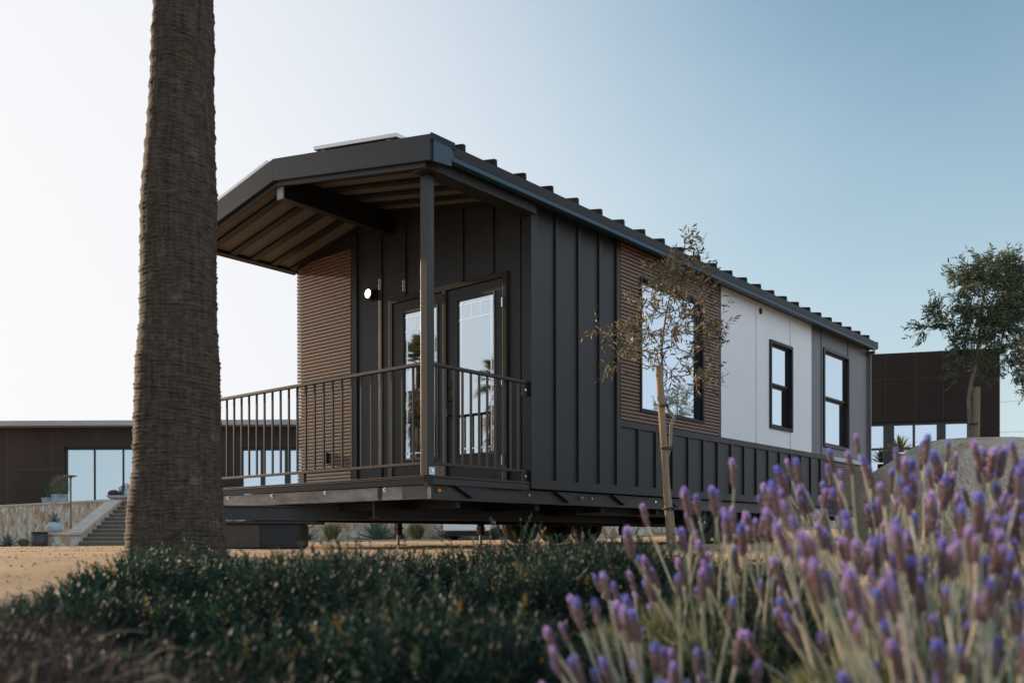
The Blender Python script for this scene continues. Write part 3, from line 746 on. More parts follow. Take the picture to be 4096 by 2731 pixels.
# left building
A = VF(-34, 44.6, 0); B = VF(-7.2, 44.0, 0)
lb = empty('low_building', (A.x, A.y, ZT-.06), 0, 'long low brown steel building with flat pale concrete roof above the stone wall', 'building')
W1 = [(258, 370), (375, 485), (490, 600), (605, 715), (720, 830)]; W2 = [(966, 1039), (1057, 1136), (1159, 1240), (1255, 1340)]
zt1 = zof(1795, 44.3)
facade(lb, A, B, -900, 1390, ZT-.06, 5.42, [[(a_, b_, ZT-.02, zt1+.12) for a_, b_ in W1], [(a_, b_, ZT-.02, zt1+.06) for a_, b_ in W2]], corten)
rs = MB(); t_ = (B-A).normalized(); obox2(rs, A-t_*8, B+t_*1.0, -.75, 14, 5.42, 5.66); rel(lb, rs.build('roof_slab', conc, bevel=.01))
ib = MB(); obox2(ib, A, B, 1.5, 12, ZT-.05, 5.41); rel(lb, ib.build('core', corten))
pj = MB()
for i in range(11):
    s_ = 2.2*i+3
    pj2 = A+t_*s_
    if s_ < pxt(A, B, 240) : obox2(pj, pj2, pj2+t_*.02, -.012, -.001, ZT, 5.4)
obox2(pj, A, A+t_*pxt(A, B, 248), -.012, -.0, 3.4, 3.42)
rel(lb, pj.build('panel_seam', mat('seam', (.09, .07, .06), .6)))
# right building
A = PX(2850, 32.3, 0); B = PX(4000, 30.0, 0)
rb = empty('rust_building', (B.x, B.y, .2), 0, 'tall rust-brown steel-clad building with a strip of windows at the right end of the home', 'building')
W3 = [(3300, 3405), (3425, 3537), (3580, 3655), (3664, 3752), (3787, 3878)]
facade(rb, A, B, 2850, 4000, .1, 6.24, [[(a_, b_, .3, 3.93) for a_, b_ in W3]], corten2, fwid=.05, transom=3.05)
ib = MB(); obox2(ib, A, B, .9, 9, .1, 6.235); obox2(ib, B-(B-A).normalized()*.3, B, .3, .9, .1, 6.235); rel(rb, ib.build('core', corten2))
pj = MB(); t_ = (B-A).normalized()
for x in (3540, 3660, 3772, 3890):
    p_ = A+t_*pxt(A, B, x); obox2(pj, p_, p_+t_*.02, -.01, -.001, 3.95, 6.23)
obox2(pj, A, B, -.012, -.0, 5.35, 5.37)
rel(rb, pj.build('panel_seam', mat('seam_dark', (.030, .019, .014), .6)))

# ------------------------------------------------------------------ plants and props in the background
agm = [leafmat('agave_green', (.095, .14, .115), .1, .5), leafmat('agave_green_light', (.15, .20, .165), .1, .5)]
def agave_mesh(n, L0, wid, seed, up=.35):
    r_ = np.random.default_rng(seed); V = []; Q = []; mi = []
    for i in range(n):
        az = i*2.39996+r_.uniform(-.2, .2); u = (i+.5)/n; el = R_(8)+ (R_(82)-R_(8))*u**up if False else R_(8+76*u)
        L = L0*r_.uniform(.8, 1.1)*(1-.25*u); d = np.array([math.cos(az)*math.cos(el), math.sin(az)*math.cos(el), math.sin(el)]); s_ = np.array([-math.sin(az), math.cos(az), 0]); nn = np.cross(s_, d)*-1
        k = len(V)
        for j in range(7):
            t = j/6; c = d*L*t + np.array([0, 0, -1])*L*.10*t*t*(1-u) + d*0
            w_ = wid*(.55+.9*t-1.45*t**2.2) if t < 1 else .0
            w_ = max(w_, .001); V += [c-s_*w_/2+nn*w_*.18, c-nn*w_*.1, c+s_*w_/2+nn*w_*.18]
        for j in range(6):
            for e_ in range(2): Q.append((k+j*3+e_, k+j*3+e_+1, k+j*3+e_+4, k+j*3+e_+3)); mi.append(int(r_.integers(0, 2)) if e_ == 0 else mi[-1])
    return np.array(V), np.array(Q), mi
def agave(x, d, L, wid, n, label, seed, z=None, name='agave', parent=None):
    p = PX(x, d); z = float(terrain(p.x, p.y)) if z is None else z
    V, Q, mi = agave_mesh(n, L, wid, seed)
    o = np_mesh(name, V, Q, agm, mi, loc=(p.x, p.y, z)); tag(o, label, 'agave', 'agaves planted by the stone wall'); return o
agave(30, 39, .85, .13, 34, 'spiky blue-green agave at the foot of the stone wall, far left edge', 1)
agave(162, 37.5, .95, .13, 30, 'agave growing against the stone wall behind the dark litter bin', 2)
agave(1215, 32.6, .85, .13, 32, 'agave under the home, half hidden by the dark box', 3)
agave(1508, 32.4, 1.12, .15, 40, 'largest wide agave seen under the home against the stone wall', 4)
agave(1800, 32.2, 1.0, .14, 34, 'agave partly hidden behind the white vehicle under the home', 5)
grm = [leafmat('grass_olive', (.19, .19, .075), .3), leafmat('grass_straw', (.36, .28, .14), .3), leafmat('grass_dark', (.10, .13, .06), .3)]
def tuft(x, d, h, rad, label, seed, n=420):
    global rng
    rng = np.random.default_rng(seed); p = PX(x, d); z = float(terrain(p.x, p.y))
    a_ = rng.uniform(0, 2*math.pi, n); sp = rng.uniform(0, .55, n); D = np.stack([np.cos(a_)*sp, np.sin(a_)*sp, np.ones(n)], 1)
    P = np.stack([np.cos(a_)*rad*.25*rng.uniform(0, 1, n), np.sin(a_)*rad*.25*rng.uniform(0, 1, n), np.zeros(n)], 1)
    V, Q = leafs(P, D, h*rng.uniform(.6, 1.1, n), .022, droop=.12, fold=.1)
    o = np_mesh('ornamental_grass', V, Q, grm, np.repeat(rng.integers(0, 3, n), 2), loc=(p.x, p.y, z)); tag(o, label, 'grass tuft', 'ornamental grasses along the stone wall')
tuft(95, 38.5, .45, .4, 'small olive grass tuft between an agave and the dark litter bin', 11)
tuft(1328, 32.3, .78, .45, 'tall straw-green grass tuft left of the large agave under the home', 12)
tuft(1668, 32.2, .72, .45, 'grass tuft under the home between the large agave and white vehicle', 13)
tuft(2040, 31.6, .8, .5, 'grass tuft just right of the white vehicle beneath the home', 14)
def bushlet(name, x, d, rad, h, label, cols, seed, z=None, n=900, L=.05, cat='shrub', group=None, wid=.018):
    global rng
    rng = np.random.default_rng(seed); p = PX(x, d); z = float(terrain(p.x, p.y)) if z is None else z
    u = unit(rng.normal(size=(n, 3))); rr_ = rng.uniform(.25, 1, n)[:, None]**.5
    lump = 1+.22*np.sin(u[:, :1]*5+seed)*np.sin(u[:, 1:2]*6+seed*2)
    P = u*rr_*lump*np.array([rad, rad, h*.5]) + np.array([0, 0, h*.52])
    V, Q = leafs(P, u+np.array([0, 0, .6])+rng.normal(size=(n, 3))*.5, L*rng.uniform(.7, 1.3, n), wid)
    root = empty(name, (p.x, p.y, z), 0, label, cat, group)
    np_mesh('foliage', V, Q, cols, np.repeat(rng.integers(0, len(cols), n), 2), parent=root)
    m_ = MB()
    for i in range(7):
        a_ = i*.9; m_.tube([(0, 0, 0), (math.cos(a_)*rad*.3, math.sin(a_)*rad*.3, h*.35), (math.cos(a_)*rad*.6, math.sin(a_)*rad*.6, h*.7)], [.014, .01, .004], 5)
    m_.build('stems', barkm, root)
    return root
barkm = mat('bark_brown', (.20, .15, .10), .85, var=.3, vscale=20, bump=.4, bscale=80)
olv = [leafmat('olive_sage', (.16, .17, .11), .3), leafmat('olive_pale', (.26, .26, .17), .3), leafmat('olive_dark', (.08, .095, .06), .3)]
dkg = [leafmat('dark_green_a', (.035, .06, .03), .25), leafmat('dark_green_b', (.06, .085, .04), .25)]
bushlet('small_shrub', 1597, 31.9, .2, .26, 'small rust-brown shrub at the right foot of the large agave', [leafmat('rust_leaf', (.20, .12, .05), .2), dkg[1]], 21)
bushlet('small_shrub', 1215, 31.9, .28, .3, 'small dark green shrub beneath the home beside the dark box', dkg, 22)
potm = mat('blue_grey_glaze', (.27, .36, .42), .4, var=.08); potm2 = mat('pale_blue_glaze', (.38, .47, .55), .35, var=.06)
def planter(x, d, prof, label, m_, rz_=0, square=False):
    p = PX(x, d); e_ = empty('plant_pot', (p.x, p.y, ZT+.002 if square is not None else 0), YAW, label, 'plant pot')
    q = MB().lathe(prof, 4 if square else 32); q.build('pot', m_, e_, smooth=not square); 
    rmx = prof[-2][0]
    MB().lathe([(0.001, prof[-1][1]+.0), (prof[-1][0]*.98, prof[-1][1]+.001)], 24).build('soil', mat('soil', (.05, .035, .025), .9), e_)
    return e_
planter(239, 37.9, [(.001, 0), (.30, 0), (.36, .30), (.37, .32), (.33, .32), (.32, .26)], 'blue-grey tapered pot on the stone wall holding a sage-green shrub', potm, square=True)
planter(198, 39.2, [(.001, 0), (.30, 0), (.36, .22), (.37, .24), (.33, .24), (.32, .19)], 'low blue-grey pot behind the taller one at the left building', potm, square=True)
bushlet('potted_shrub', 239, 37.9, .40, .85, 'rounded sage-green shrub growing from the blue-grey pot on the wall', olv, 23, z=ZT+.22, n=1500)
bushlet('potted_shrub', 196, 39.2, .35, .75, 'dark green shrub behind and left of the sage-green potted one', dkg, 24, z=ZT+.15, n=1200)
bushlet('leafy_shrub', 505, 36.6, .3, .65, 'dark leafy shrub on the terrace right beside the palm trunk', dkg, 25, z=ZT, n=900)
planter(470, 35.9, [(.001, 0), (.22, 0), (.36, .10), (.42, .17), (.40, .17), (.30, .12)], 'shallow grey bowl planter on the coping above the steps', mat('grey_bowl', (.42, .40, .42), .5))
agave(482, 35.9, .34, .09, 26, 'small bright green succulent in the shallow bowl planter', 6, z=ZT+.14)
q = MB(); rs_ = random.Random(3); pb = PX(470, 35.9)
for i in range(7):
    q2 = MB(); 
rk = empty('lava_rock', (PX(453, 35.8).x, PX(453, 35.8).y, ZT+.14), 0, 'dark lava rock lying in the bowl planter beside the succulent', 'rock')
def rock_mesh(name, rad, sc, seed, m_, amp=.25, sub=4, parent=None, loc=(0, 0, 0)):
    import bmesh
    bm = bmesh.new(); bmesh.ops.create_icosphere(bm, subdivisions=sub, radius=1)
    r_ = np.random.default_rng(seed); A_ = r_.normal(size=(14, 3)); ph = r_.uniform(0, 6, 14)
    for v in bm.verts:
        c = np.array(v.co); s_ = sum(math.sin(float(A_[i]@c)*(1+.35*i)+ph[i])/(1.5+i*.8) for i in range(14))
        c = np.sign(c)*np.abs(c)**.78 if name == 'boulder' else c; v.co = Vector(c*(1+amp*s_*.35)); v.co = Vector((v.co.x*sc[0]*rad, v.co.y*sc[1]*rad, v.co.z*sc[2]*rad))
    me = bpy.data.meshes.new(name); bm.to_mesh(me); bm.free(); me.materials.append(m_); me.polygons.foreach_set('use_smooth', [True]*len(me.polygons))
    o = bpy.data.objects.new(name, me); COL.objects.link(o); o.location = loc
    if parent: o.parent = parent
    return o
bpy.data.objects.remove(rk)
lava = mat('lava', (.05, .035, .03), .9, bump=.5)
o = rock_mesh('lava_rock', .16, (1.1, .8, .8), 3, lava, .5, 3, loc=(PX(452, 35.8).x, PX(452, 35.8).y, ZT+.27)); tag(o, 'dark lava rock in the bowl planter left of the succulent', 'rock')
agave(963, 37.5, .42, .10, 26, 'light green agave seen through the porch railing above the deck edge', 7, z=ZT)
# round pot with agave on the pier
pr = VF(-15.80, 31.70)
e_ = empty('round_pot', (pr.x, pr.y, .29), 0, 'round pale blue pot standing on the low stone pier by the steps', 'plant pot')
MB().lathe([(.001, 0), (.10, 0), (.18, .05), (.23, .15), (.235, .23), (.19, .32), (.13, .36), (.12, .35), (.11, .31), (.001, .30)], 32).build('pot', potm2, e_, True)
V, Q, mi = agave_mesh(26, .62, .06, 9); o = np_mesh('spiky_agave', V, Q, agm, mi, loc=(pr.x, pr.y, .58)); tag(o, 'upright spiky agave growing out of the round pale blue pot', 'agave')
# litter bin
p = PX(158, 31.1); e_ = empty('litter_bin', (p.x, p.y, float(terrain(p.x, p.y))-.02), 0, 'dark cylindrical litter bin standing at the left end of the stone pier', 'bin')
MB().lathe([(.001, 0), (.25, 0), (.25, .60), (.235, .60), (.235, .5), (.001, .45)], 32).build('drum', mat('bin_dark', (.04, .04, .045), .5, stretch=(1, 1, 6), var=.3), e_, True)
MB().lathe([(.255, .56), (.262, .58), (.255, .62), (.235, .625), (.23, .60)], 32).build('rim', black_p, e_, True)
# path light
p = PX(283, 33.6); zb = float(terrain(p.x, p.y))
e_ = empty('path_light', (p.x, p.y, zb), 0, 'slim bronze path light with a flat round top in front of the stone wall', 'lamp post')
ht = zof(1900, 33.6)-zb
MB().lathe([(.001, 0), (.055, 0), (.055, .03), (.035, .04), (.032, ht-.12), (.05, ht-.08), (.06, ht-.05)], 16).build('pole', mat('aged_bronze', (.16, .13, .11), .5, var=.2), e_, True)
MB().lathe([(.06, ht-.05), (.16, ht-.03), (.225, ht), (.22, ht+.015), (.08, ht+.03), (.001, ht+.035)], 32).build('shade', mat('aged_bronze2', (.17, .14, .12), .45), e_, True)

# white vehicle
p = PX(1868, 29.5); zb = float(terrain(p.x, p.y))
vn = empty('parked_van', (p.x, p.y, zb), YAW-R_(90)-R_(14), 'white van parked by the stone wall, its rear seen under the home', 'van')
wp_ = mat('vehicle_paint', (.72, .74, .78), .3, coat=.6)
MB().prism([(0, .36), (.02, .95), (.16, 1.65), (.35, 1.82), (3.2, 1.80), (3.95, 1.1), (4.6, .95), (4.7, .38)], 'x', -.80, .80).build('body', wp_, vn, bevel=.07)
MB().box(-.79, .79, -.10, .06, .30, .52).build('bumper', wp_, vn, bevel=.04)
MB().box(-.60, .60, -.02, .3, .14, .32).build('underbody', black_p, vn)
MB().prism([(.035, 1.12), (.13, 1.58), (.115, 1.58), (.018, 1.12)], 'x', -.62, .62).build('rear_window', glassm, vn)
pl = MB().box(-.17, .17, -.012, .0, .60, .70).build('number_plate', mat('plate', (.7, .7, .66), .5), vn)
MB().box(-.30, .30, -.006, .006, .56, .80).build('plate_recess', mat('recess', (.5, .52, .56), .5), vn, bevel=.004)
for s_ in (-1, 1): MB().box(s_*.70-.07, s_*.70+.07, -.012, .04, .85, 1.25).build('tail_light', mat('tail_red', (.35, .02, .02), .25), vn, bevel=.01)
for yy in (.85, 3.75):
    for s_ in (-1, 1):
        wv = MB().tube([(s_*.62, yy, .31), (s_*.80, yy, .31)], .31, 28).build('wheel', rubber, vn, bevel=.02)
        MB().tube([(s_*.795, yy, .31), (s_*.808, yy, .31)], .17, 20).build('hub', rim_d, wv)
# boulder
bm_ = bpy.data.materials.new('granite'); bm_.use_nodes = True; N = bm_.node_tree.nodes; L = bm_.node_tree.links; b = N['Principled BSDF']; b.inputs['Roughness'].default_value = .85
tc = N.new('ShaderNodeTexCoord'); n1 = N.new('ShaderNodeTexNoise'); n1.inputs['Scale'].default_value = 3.2; n1.inputs['Detail'].default_value = 10; n1.inputs['Roughness'].default_value = .7
n2 = N.new('ShaderNodeTexNoise'); n2.inputs['Scale'].default_value = 40; n2.inputs['Detail'].default_value = 6
for q in (n1, n2): L.new(tc.outputs['Object'], q.inputs['Vector'])
r1 = N.new('ShaderNodeValToRGB'); e = r1.color_ramp.elements; e[0].position = .38; e[0].color = (.42, .31, .20, 1); e[1].position = .62; e[1].color = (.62, .54, .44, 1)
r2 = N.new('ShaderNodeValToRGB'); e = r2.color_ramp.elements; e[0].position = .35; e[0].color = (.45, .42, .38, 1); e[1].position = .6; e[1].color = (1.25, 1.25, 1.25, 1)
L.new(n1.outputs[0], r1.inputs[0]); L.new(n2.outputs[0], r2.inputs[0])
mm = N.new('ShaderNodeMixRGB'); mm.blend_type = 'MULTIPLY'; mm.inputs[0].default_value = .5; L.new(r1.outputs[0], mm.inputs[1]); L.new(r2.outputs[0], mm.inputs[2]); L.new(mm.outputs[0], b.inputs['Base Color'])
bp = N.new('ShaderNodeBump'); bp.inputs['Strength'].default_value = .8; bp.inputs['Distance'].default_value = .03; L.new(n2.outputs[0], bp.inputs['Height']); L.new(bp.outputs[0], b.inputs['Normal'])
p = PX(3850, 9.8)
o = rock_mesh('boulder', 1.0, (1.04, .85, .80), 12, bm_, .36, 6, loc=(p.x, p.y, .33)); o.rotation_euler[2] = YAW; tag(o, 'huge rounded granite boulder at the right end of the home', 'boulder')
# power lines
for i, (y0, y1, lab) in enumerate(((1612, 1596, 'upper thin power line crossing the pale sky at the right edge'), (1732, 1728, 'lower thin power line above the boulder at the right edge'))):
    o = MB().tube([PX(3500, 75, zof(y0+30, 75)), PX(4000, 70, zof(y0, 70)), PX(4300, 68, zof(y1-8, 68))], .012, 5).build('power_line', mat('wire', (.2, .2, .22), .6)); tag(o, lab, 'power line')

# ------------------------------------------------------------------ palms
palm_m = bpy.data.materials.new('palm_bark'); palm_m.use_nodes = True; N = palm_m.node_tree.nodes; L = palm_m.node_tree.links; b = N['Principled BSDF']; b.inputs['Roughness'].default_value = .9; b.inputs['Specular IOR Level'].default_value = .2
tc = N.new('ShaderNodeTexCoord'); mp = N.new('ShaderNodeMapping'); mp.inputs['Scale'].default_value = (.45, .45, 3.6)
n1 = N.new('ShaderNodeTexNoise'); n1.inputs['Scale'].default_value = 38; n1.inputs['Detail'].default_value = 10; n1.inputs['Roughness'].default_value = .75; L.new(tc.outputs['Object'], mp.inputs[0]); L.new(mp.outputs[0], n1.inputs['Vector'])
n2 = N.new('ShaderNodeTexNoise'); n2.inputs['Scale'].default_value = 5; n2.inputs['Detail'].default_value = 6; n2.inputs['Roughness'].default_value = .7; L.new(tc.outputs['Object'], n2.inputs['Vector'])
mpv = N.new('ShaderNodeMapping'); mpv.inputs['Scale'].default_value = (2.6, 2.6, .30); L.new(tc.outputs['Object'], mpv.inputs[0])
n4 = N.new('ShaderNodeTexNoise'); n4.inputs['Scale'].default_value = 18; n4.inputs['Detail'].default_value = 8; n4.inputs['Roughness'].default_value = .7; L.new(mpv.outputs[0], n4.inputs['Vector'])
av = N.new('ShaderNodeMixRGB'); av.inputs[0].default_value = .36; L.new(n1.outputs[0], av.inputs[1]); L.new(n4.outputs[0], av.inputs[2])
r1 = N.new('ShaderNodeValToRGB'); e = r1.color_ramp.elements; e[0].position = .40; e[0].color = (.016, .0125, .0095, 1); e[1].position = .63; e[1].color = (.118, .095, .072, 1)
r2 = N.new('ShaderNodeValToRGB'); e = r2.color_ramp.elements; e[0].position = .60; e[0].color = (0, 0, 0, 1); e[1].position = .74; e[1].color = (1, 1, 1, 1)
L.new(av.outputs[0], r1.inputs[0]); L.new(n2.outputs[0], r2.inputs[0])
mm = N.new('ShaderNodeMixRGB'); mm.inputs[2].default_value = (.24, .215, .19, 1); L.new(r2.outputs[0], mm.inputs[0]); L.new(r1.outputs[0], mm.inputs[1])
md = N.new('ShaderNodeMath'); md.operation = 'MULTIPLY'; md.inputs[1].default_value = .65; L.new(r2.outputs[0], md.inputs[0]); L.new(md.outputs[0], mm.inputs[0])
L.new(mm.outputs[0], b.inputs['Base Color'])
bp = N.new('ShaderNodeBump'); bp.inputs['Strength'].default_value = .45; bp.inputs['Distance'].default_value = .008; L.new(av.outputs[0], bp.inputs['Height']); L.new(bp.outputs[0], b.inputs['Normal'])
def palm_trunk(name, zs, cx, cy, rad, parent, seg=110, dz=.0045, ring=.0215, amp=.0110, seed=1):
    z0, z1 = zs[0], zs[-1]; n = int((z1-z0)/dz); z = np.linspace(z0, z1, n); th = np.linspace(0, 2*math.pi, seg, endpoint=False)
    Z, T = np.meshgrid(z, th, indexing='ij'); r_ = np.random.default_rng(seed)
    wob = .010*np.sin(T+Z*2.1+seed)+.006*np.sin(2*T+Z*5.3)+.003*np.sin(3*T-Z*9)+.0016*np.sin(7*T+Z*13)+.0008*np.sin(13*T-Z*17)
    tilt = .05*np.sin(T+2.2)*np.exp(-((Z-2.35)/.6)**2)
    ph = (Z+wob+tilt)/ring; fr_ = ph-np.floor(ph); idx = np.floor(ph)
    saw = np.where(fr_ < .8, fr_/.8, (1-fr_)/.2)   # each leaf scar flares upward then steps back
    amp_i = .45+.55*np.abs(np.sin(idx*12.9898)*1.0)
    patch = .6+.4*np.sin(T*2.3+idx*1.7)
    fis = np.zeros_like(T)
    for k_ in range(70):
        a0 = r_.uniform(0, 2*math.pi); zc = z0+(min(z1, z0+3.2)-z0)*r_.uniform()**1.5; ln_ = r_.uniform(.06, .35); wd = r_.uniform(.010, .030)
        dth = np.abs((T-a0-.05*np.sin(Z*14+k_)+math.pi) % (2*math.pi)-math.pi)
        fis += np.exp(-(dth/wd)**2)*np.exp(-((Z-zc)/ln_)**4)
    low = np.clip((.9-Z)/.8, 0, 1)
    fine = .0006*np.sin(T*57+3*np.sin(Z*40))*np.sin(Z*210+T*5)+.0010*np.sin(T*31+7*np.sin(Z*9))*np.sin(T*17+Z*60)
    R0 = np.interp(Z, zs, rad)
    R = R0 + amp*saw*amp_i*patch - amp*.5 - .009*np.clip(fis, 0, 1.3)*(.45+low) + fine + .004*np.sin(3*T+Z*1.3)
    V = np.stack([np.interp(Z, zs, cx)+R*np.cos(T), np.interp(Z, zs, cy)+R*np.sin(T), Z], -1).reshape(-1, 3)
    i = np.arange(n-1)[:, None]*seg+np.arange(seg)[None]; j = np.arange(n-1)[:, None]*seg+(np.arange(seg)[None]+1) % seg
    i = i.ravel(); j = j.ravel()
    return np_mesh(name, V, np.stack([i, j, j+seg, i+seg], 1), palm_m, parent=parent, smooth=True)
frm = [leafmat('frond_green', (.07, .10, .04), .3), leafmat('frond_olive', (.13, .13, .05), .3)]; dryf = [leafmat('dry_frond', (.26, .17, .08), .2), leafmat('dry_frond_dark', (.14, .09, .05), .2)]
def fan_crown(parent, zc, R, nf, seed, skirt=0, loc=(0, 0)):
    r_ = np.random.default_rng(seed)
    for nm, cnt, e0, e1, mats in (('crown', nf, -20, 80, frm), ('skirt', skirt, -85, -35, dryf)):
        if not cnt: continue
        V = []; Q = []; mi = []
        for f in range(cnt):
            az = r_.uniform(0, 2*math.pi); el = R_(r_.uniform(e0, e1)); d = np.array([math.cos(az)*math.cos(el), math.sin(az)*math.cos(el), math.sin(el)])
            s_ = np.array([-math.sin(az), math.cos(az), 0]); nn = np.cross(s_, d); stem = R*r_.uniform(.45, .6) if nm == 'crown' else R*r_.uniform(.2, .9)
            base = np.array([loc[0], loc[1], zc - (r_.uniform(0, R*1.6) if nm == 'skirt' else 0)]); hub = base+d*stem; k = len(V)
            V += [base-s_*.015, base+s_*.015, hub+s_*.01, hub-s_*.01]; Q.append((k, k+1, k+2, k+3)); mi.append(f % 2)
            for q_ in range(17):
                aa = R_(-75+150*q_/16); dd_ = d*math.cos(aa)+s_*math.sin(aa)+nn*.1*math.cos(aa*3); ll = R*.55*r_.uniform(.8, 1.05)*(.7+.3*math.cos(aa)); pr_ = s_*math.cos(aa)-d*math.sin(aa)
                m_ = hub+dd_*ll*.5; t_ = hub+dd_*ll+np.array([0, 0, -1])*ll*.28; k = len(V)
                V += [hub, m_+pr_*.022, t_, m_-pr_*.022]; Q.append((k, k+1, k+2, k+3)); mi.append(f % 2)
        np_mesh(nm, np.array(V), np.array(Q), mats, mi, parent=parent)
# near palm
prof = [(0, 616.5, 861.6), (160, 603, 866), (321, 598, 861.6), (499, 585, 867), (649, 572, 869), (804, 559, 877), (989, 557, 874), (1293, 555, 877), (1471, 538, 891), (1703, 533, 894), (1882, 529, 896), (2016, 508, 907), (2150, 502, 917), (2239, 497, 923), (2330, 490, 932)]
PD = 5.0; base = PX(714, PD); zg = float(terrain(base.x, base.y))
pe = empty('palm_tree', (base.x, base.y, zg), 0, 'tall palm trunk with ringed grey-brown bark rising out of frame in the foreground', 'palm tree')
zs, cxs, cys, rs_ = [], [], [], []
for y, l, r in reversed(prof):
    c = PX((l+r)/2, PD); zs.append(zof(y, PD)-zg); cxs.append(c.x-base.x); cys.append(c.y-base.y); rs_.append((r-l)/2/FPX*PD*.94-.003)
cxs = [c_+.0*0 for c_ in cxs]; zs = [zs[0]-.25]+zs+[5.5, 7.4]; cxs = [cxs[0]]+cxs+[cxs[-1]*1.1, cxs[-1]*1.2]; cys = [cys[0]]+cys+[cys[-1]*1.1, cys[-1]*1.2]; rs_ = [rs_[0]*1.03]+rs_+[.165, .16]
palm_trunk('trunk', zs, cxs, cys, rs_, pe); fan_crown(pe, 7.4, 1.3, 34, 3, 26, (cxs[-1], cys[-1]))
# palms beyond the left edge of the view, reflected in the porch doors
for i, (x, y, h, lab) in enumerate(((-10.6, 12.4, 4.7, 'palm outside the left edge of the view, reflected in the left porch door'), (-12.3, 11.0, 4.3, 'shorter palm outside the view, reflected in the right porch door'))):
    e_ = empty('palm_tree', (x, y, float(terrain(x, y))), 0, lab, 'palm tree')
    palm_trunk('trunk', [0, h*.5, h], [0, .03, 0], [0, 0, .02], [.30, .22, .19], e_, seg=24, dz=.03, ring=.09, amp=.01, seed=i+5)
    fan_crown(e_, h, 1.0, 40, 30+i, 46)
p = PX(3600, 29.0); zg2 = .3  # palm added outside for the one showing in the window glass
e_ = empty('palm_tree', (p.x, p.y, zg2), 0, 'small golden-green palm added for the one showing in the rust building window', 'palm tree')
palm_trunk('trunk', [0, 1.2, 2.4], [0, .02, 0], [0, 0, 0], [.18, .15, .14], e_, seg=20, dz=.04, ring=.09, amp=.01, seed=15)
V, Q, mi = agave_mesh(46, .75, .07, 77)
np_mesh('crown', V+np.array([0, 0, 2.45]), Q, [leafmat('gold_frond', (.42, .27, .05), .4), leafmat('olive_frond', (.14, .12, .04), .3)], mi, parent=e_)  # gold leaf colour carries the look of sunlight

# ------------------------------------------------------------------ staked olive trees
twig_m = mat('olive_twig', (.17, .14, .105), .8, var=.25, vscale=25)
trunk_m = mat('olive_trunk', (.24, .20, .16), .85, var=.3, vscale=18, bump=.5, bscale=60)
stake_m = mat('stake_wood', (.25, .175, .11), .75, var=.3, vscale=5, bump=.3, bscale=50, stretch=(6, 6, .5))
tie_m = mat('rubber_tie', (.02, .02, .022), .6)
def olive(root, trunk, rads, leader, lr, tips, leafL, leafW, nleaf, mats, seed, sub=3, tw=.004):
    """trunk / leader: polylines (world - root). tips: (n,3) twig targets; branches grow greedily to the nearest node"""
    r_ = np.random.default_rng(seed)
    m_ = MB().tube(trunk, rads, 12); m_.build('trunk', trunk_m, root, True)
    bmb = MB(); bmb.tube(leader, lr, 8)
    nodes = []; 
    for i in range(len(leader)-1):
        for k_ in range(5): nodes.append(np.array(leader[i])*(1-k_/5)+np.array(leader[i+1])*k_/5)
    nodes.append(np.array(leader[-1])); LP, LD = [], []
    order = sorted(range(len(tips)), key=lambda i: min(np.linalg.norm(tips[i]-n_) for n_ in nodes))
    for i in order:
        t = tips[i]; best = min(nodes, key=lambda n_: np.linalg.norm(t-n_)+.9*max(0, n_[2]-t[2]+.02)); v = t-best; ln_ = np.linalg.norm(v)
        if ln_ < .01: continue
        mid1 = best+v*.35+np.array([0, 0, -.05*ln_])+r_.normal(size=3)*.03*ln_*2; mid2 = best+v*.7+np.array([0, 0, .01*ln_])+r_.normal(size=3)*.03*ln_
        pts = [best, mid1, mid2, t]; bmb.tube(pts, [tw*1.1+ln_*.006, tw*.9+ln_*.004, tw*.6, tw*.3], 5, False)
        nodes += [mid1, mid2, t]
        for s_ in range(sub):
            dr = unit(v*.8/ln_+r_.normal(size=3)*.75+np.array([0, 0, .1])); st_ = t if s_ == 0 else (mid2+(t-mid2)*r_.uniform(0, 1)); L_ = r_.uniform(.07, .15)*leafL/.045
            e2_ = st_+dr*L_; bmb.tube([st_, e2_], [tw*.4, tw*.2], 4, False)
            for k_ in range(nleaf):
                f_ = (k_+r_.uniform(0, .6))/nleaf; sd_ = unit(np.cross(dr, r_.normal(size=3))); LP.append(st_+dr*L_*f_); LD.append(dr*.9+sd_*r_.uniform(.5, 1.1)+np.array([0, 0, -.12]))
    bmb.build('branches', twig_m, root, True)
    global rng
    rng = np.random.default_rng(seed+1); LP = np.array(LP); LD = np.array(LD); n = len(LP)
    V, Q = leafs(LP, LD, leafL*rng.uniform(.6, 1.15, n), leafW*rng.uniform(.7, 1.1, n), droop=.08, fold=.2)
    np_mesh('crown', V, Q, mats, np.repeat(rng.integers(0, len(mats), n), 2), parent=root)
def P3(x, y, d, root): 
    v = W(x, d, y=y)-root.location; return np.array(v)
D1 = 7.5; b1 = PX(2696, D1); z1_ = float(terrain(b1.x, b1.y))
ot = empty('olive_tree', (b1.x, b1.y, z1_), 0, 'young staked olive tree with thin sparse crown in front of the brown slatted wall', 'olive tree')
tk = [(2700, 2215), (2696, 2159), (2690, 2068), (2679, 1985), (2671, 1902), (2667, 1836), (2683, 1782), (2685, 1703), (2698, 1670), (2677, 1645), (2656, 1595), (2650, 1540), (2650, 1470)]
rd = [.019, .017, .0145, .013, .0125, .013, .0135, .0135, .0145, .0125, .011, .010, .009]
trunk = [P3(x, y, D1+.0+.01*math.sin(i*1.3), ot) for i, (x, y) in enumerate(tk)]
ldr = [P3(x, y, D1+dd_, ot) for x, y, dd_ in ((2650, 1470, 0), (2648, 1400, .02), (2655, 1330, 0), (2665, 1260, -.03), (2680, 1190, 0), (2705, 1110, .03), (2728, 1040, 0), (2742, 985, 0), (2745, 950, 0))]
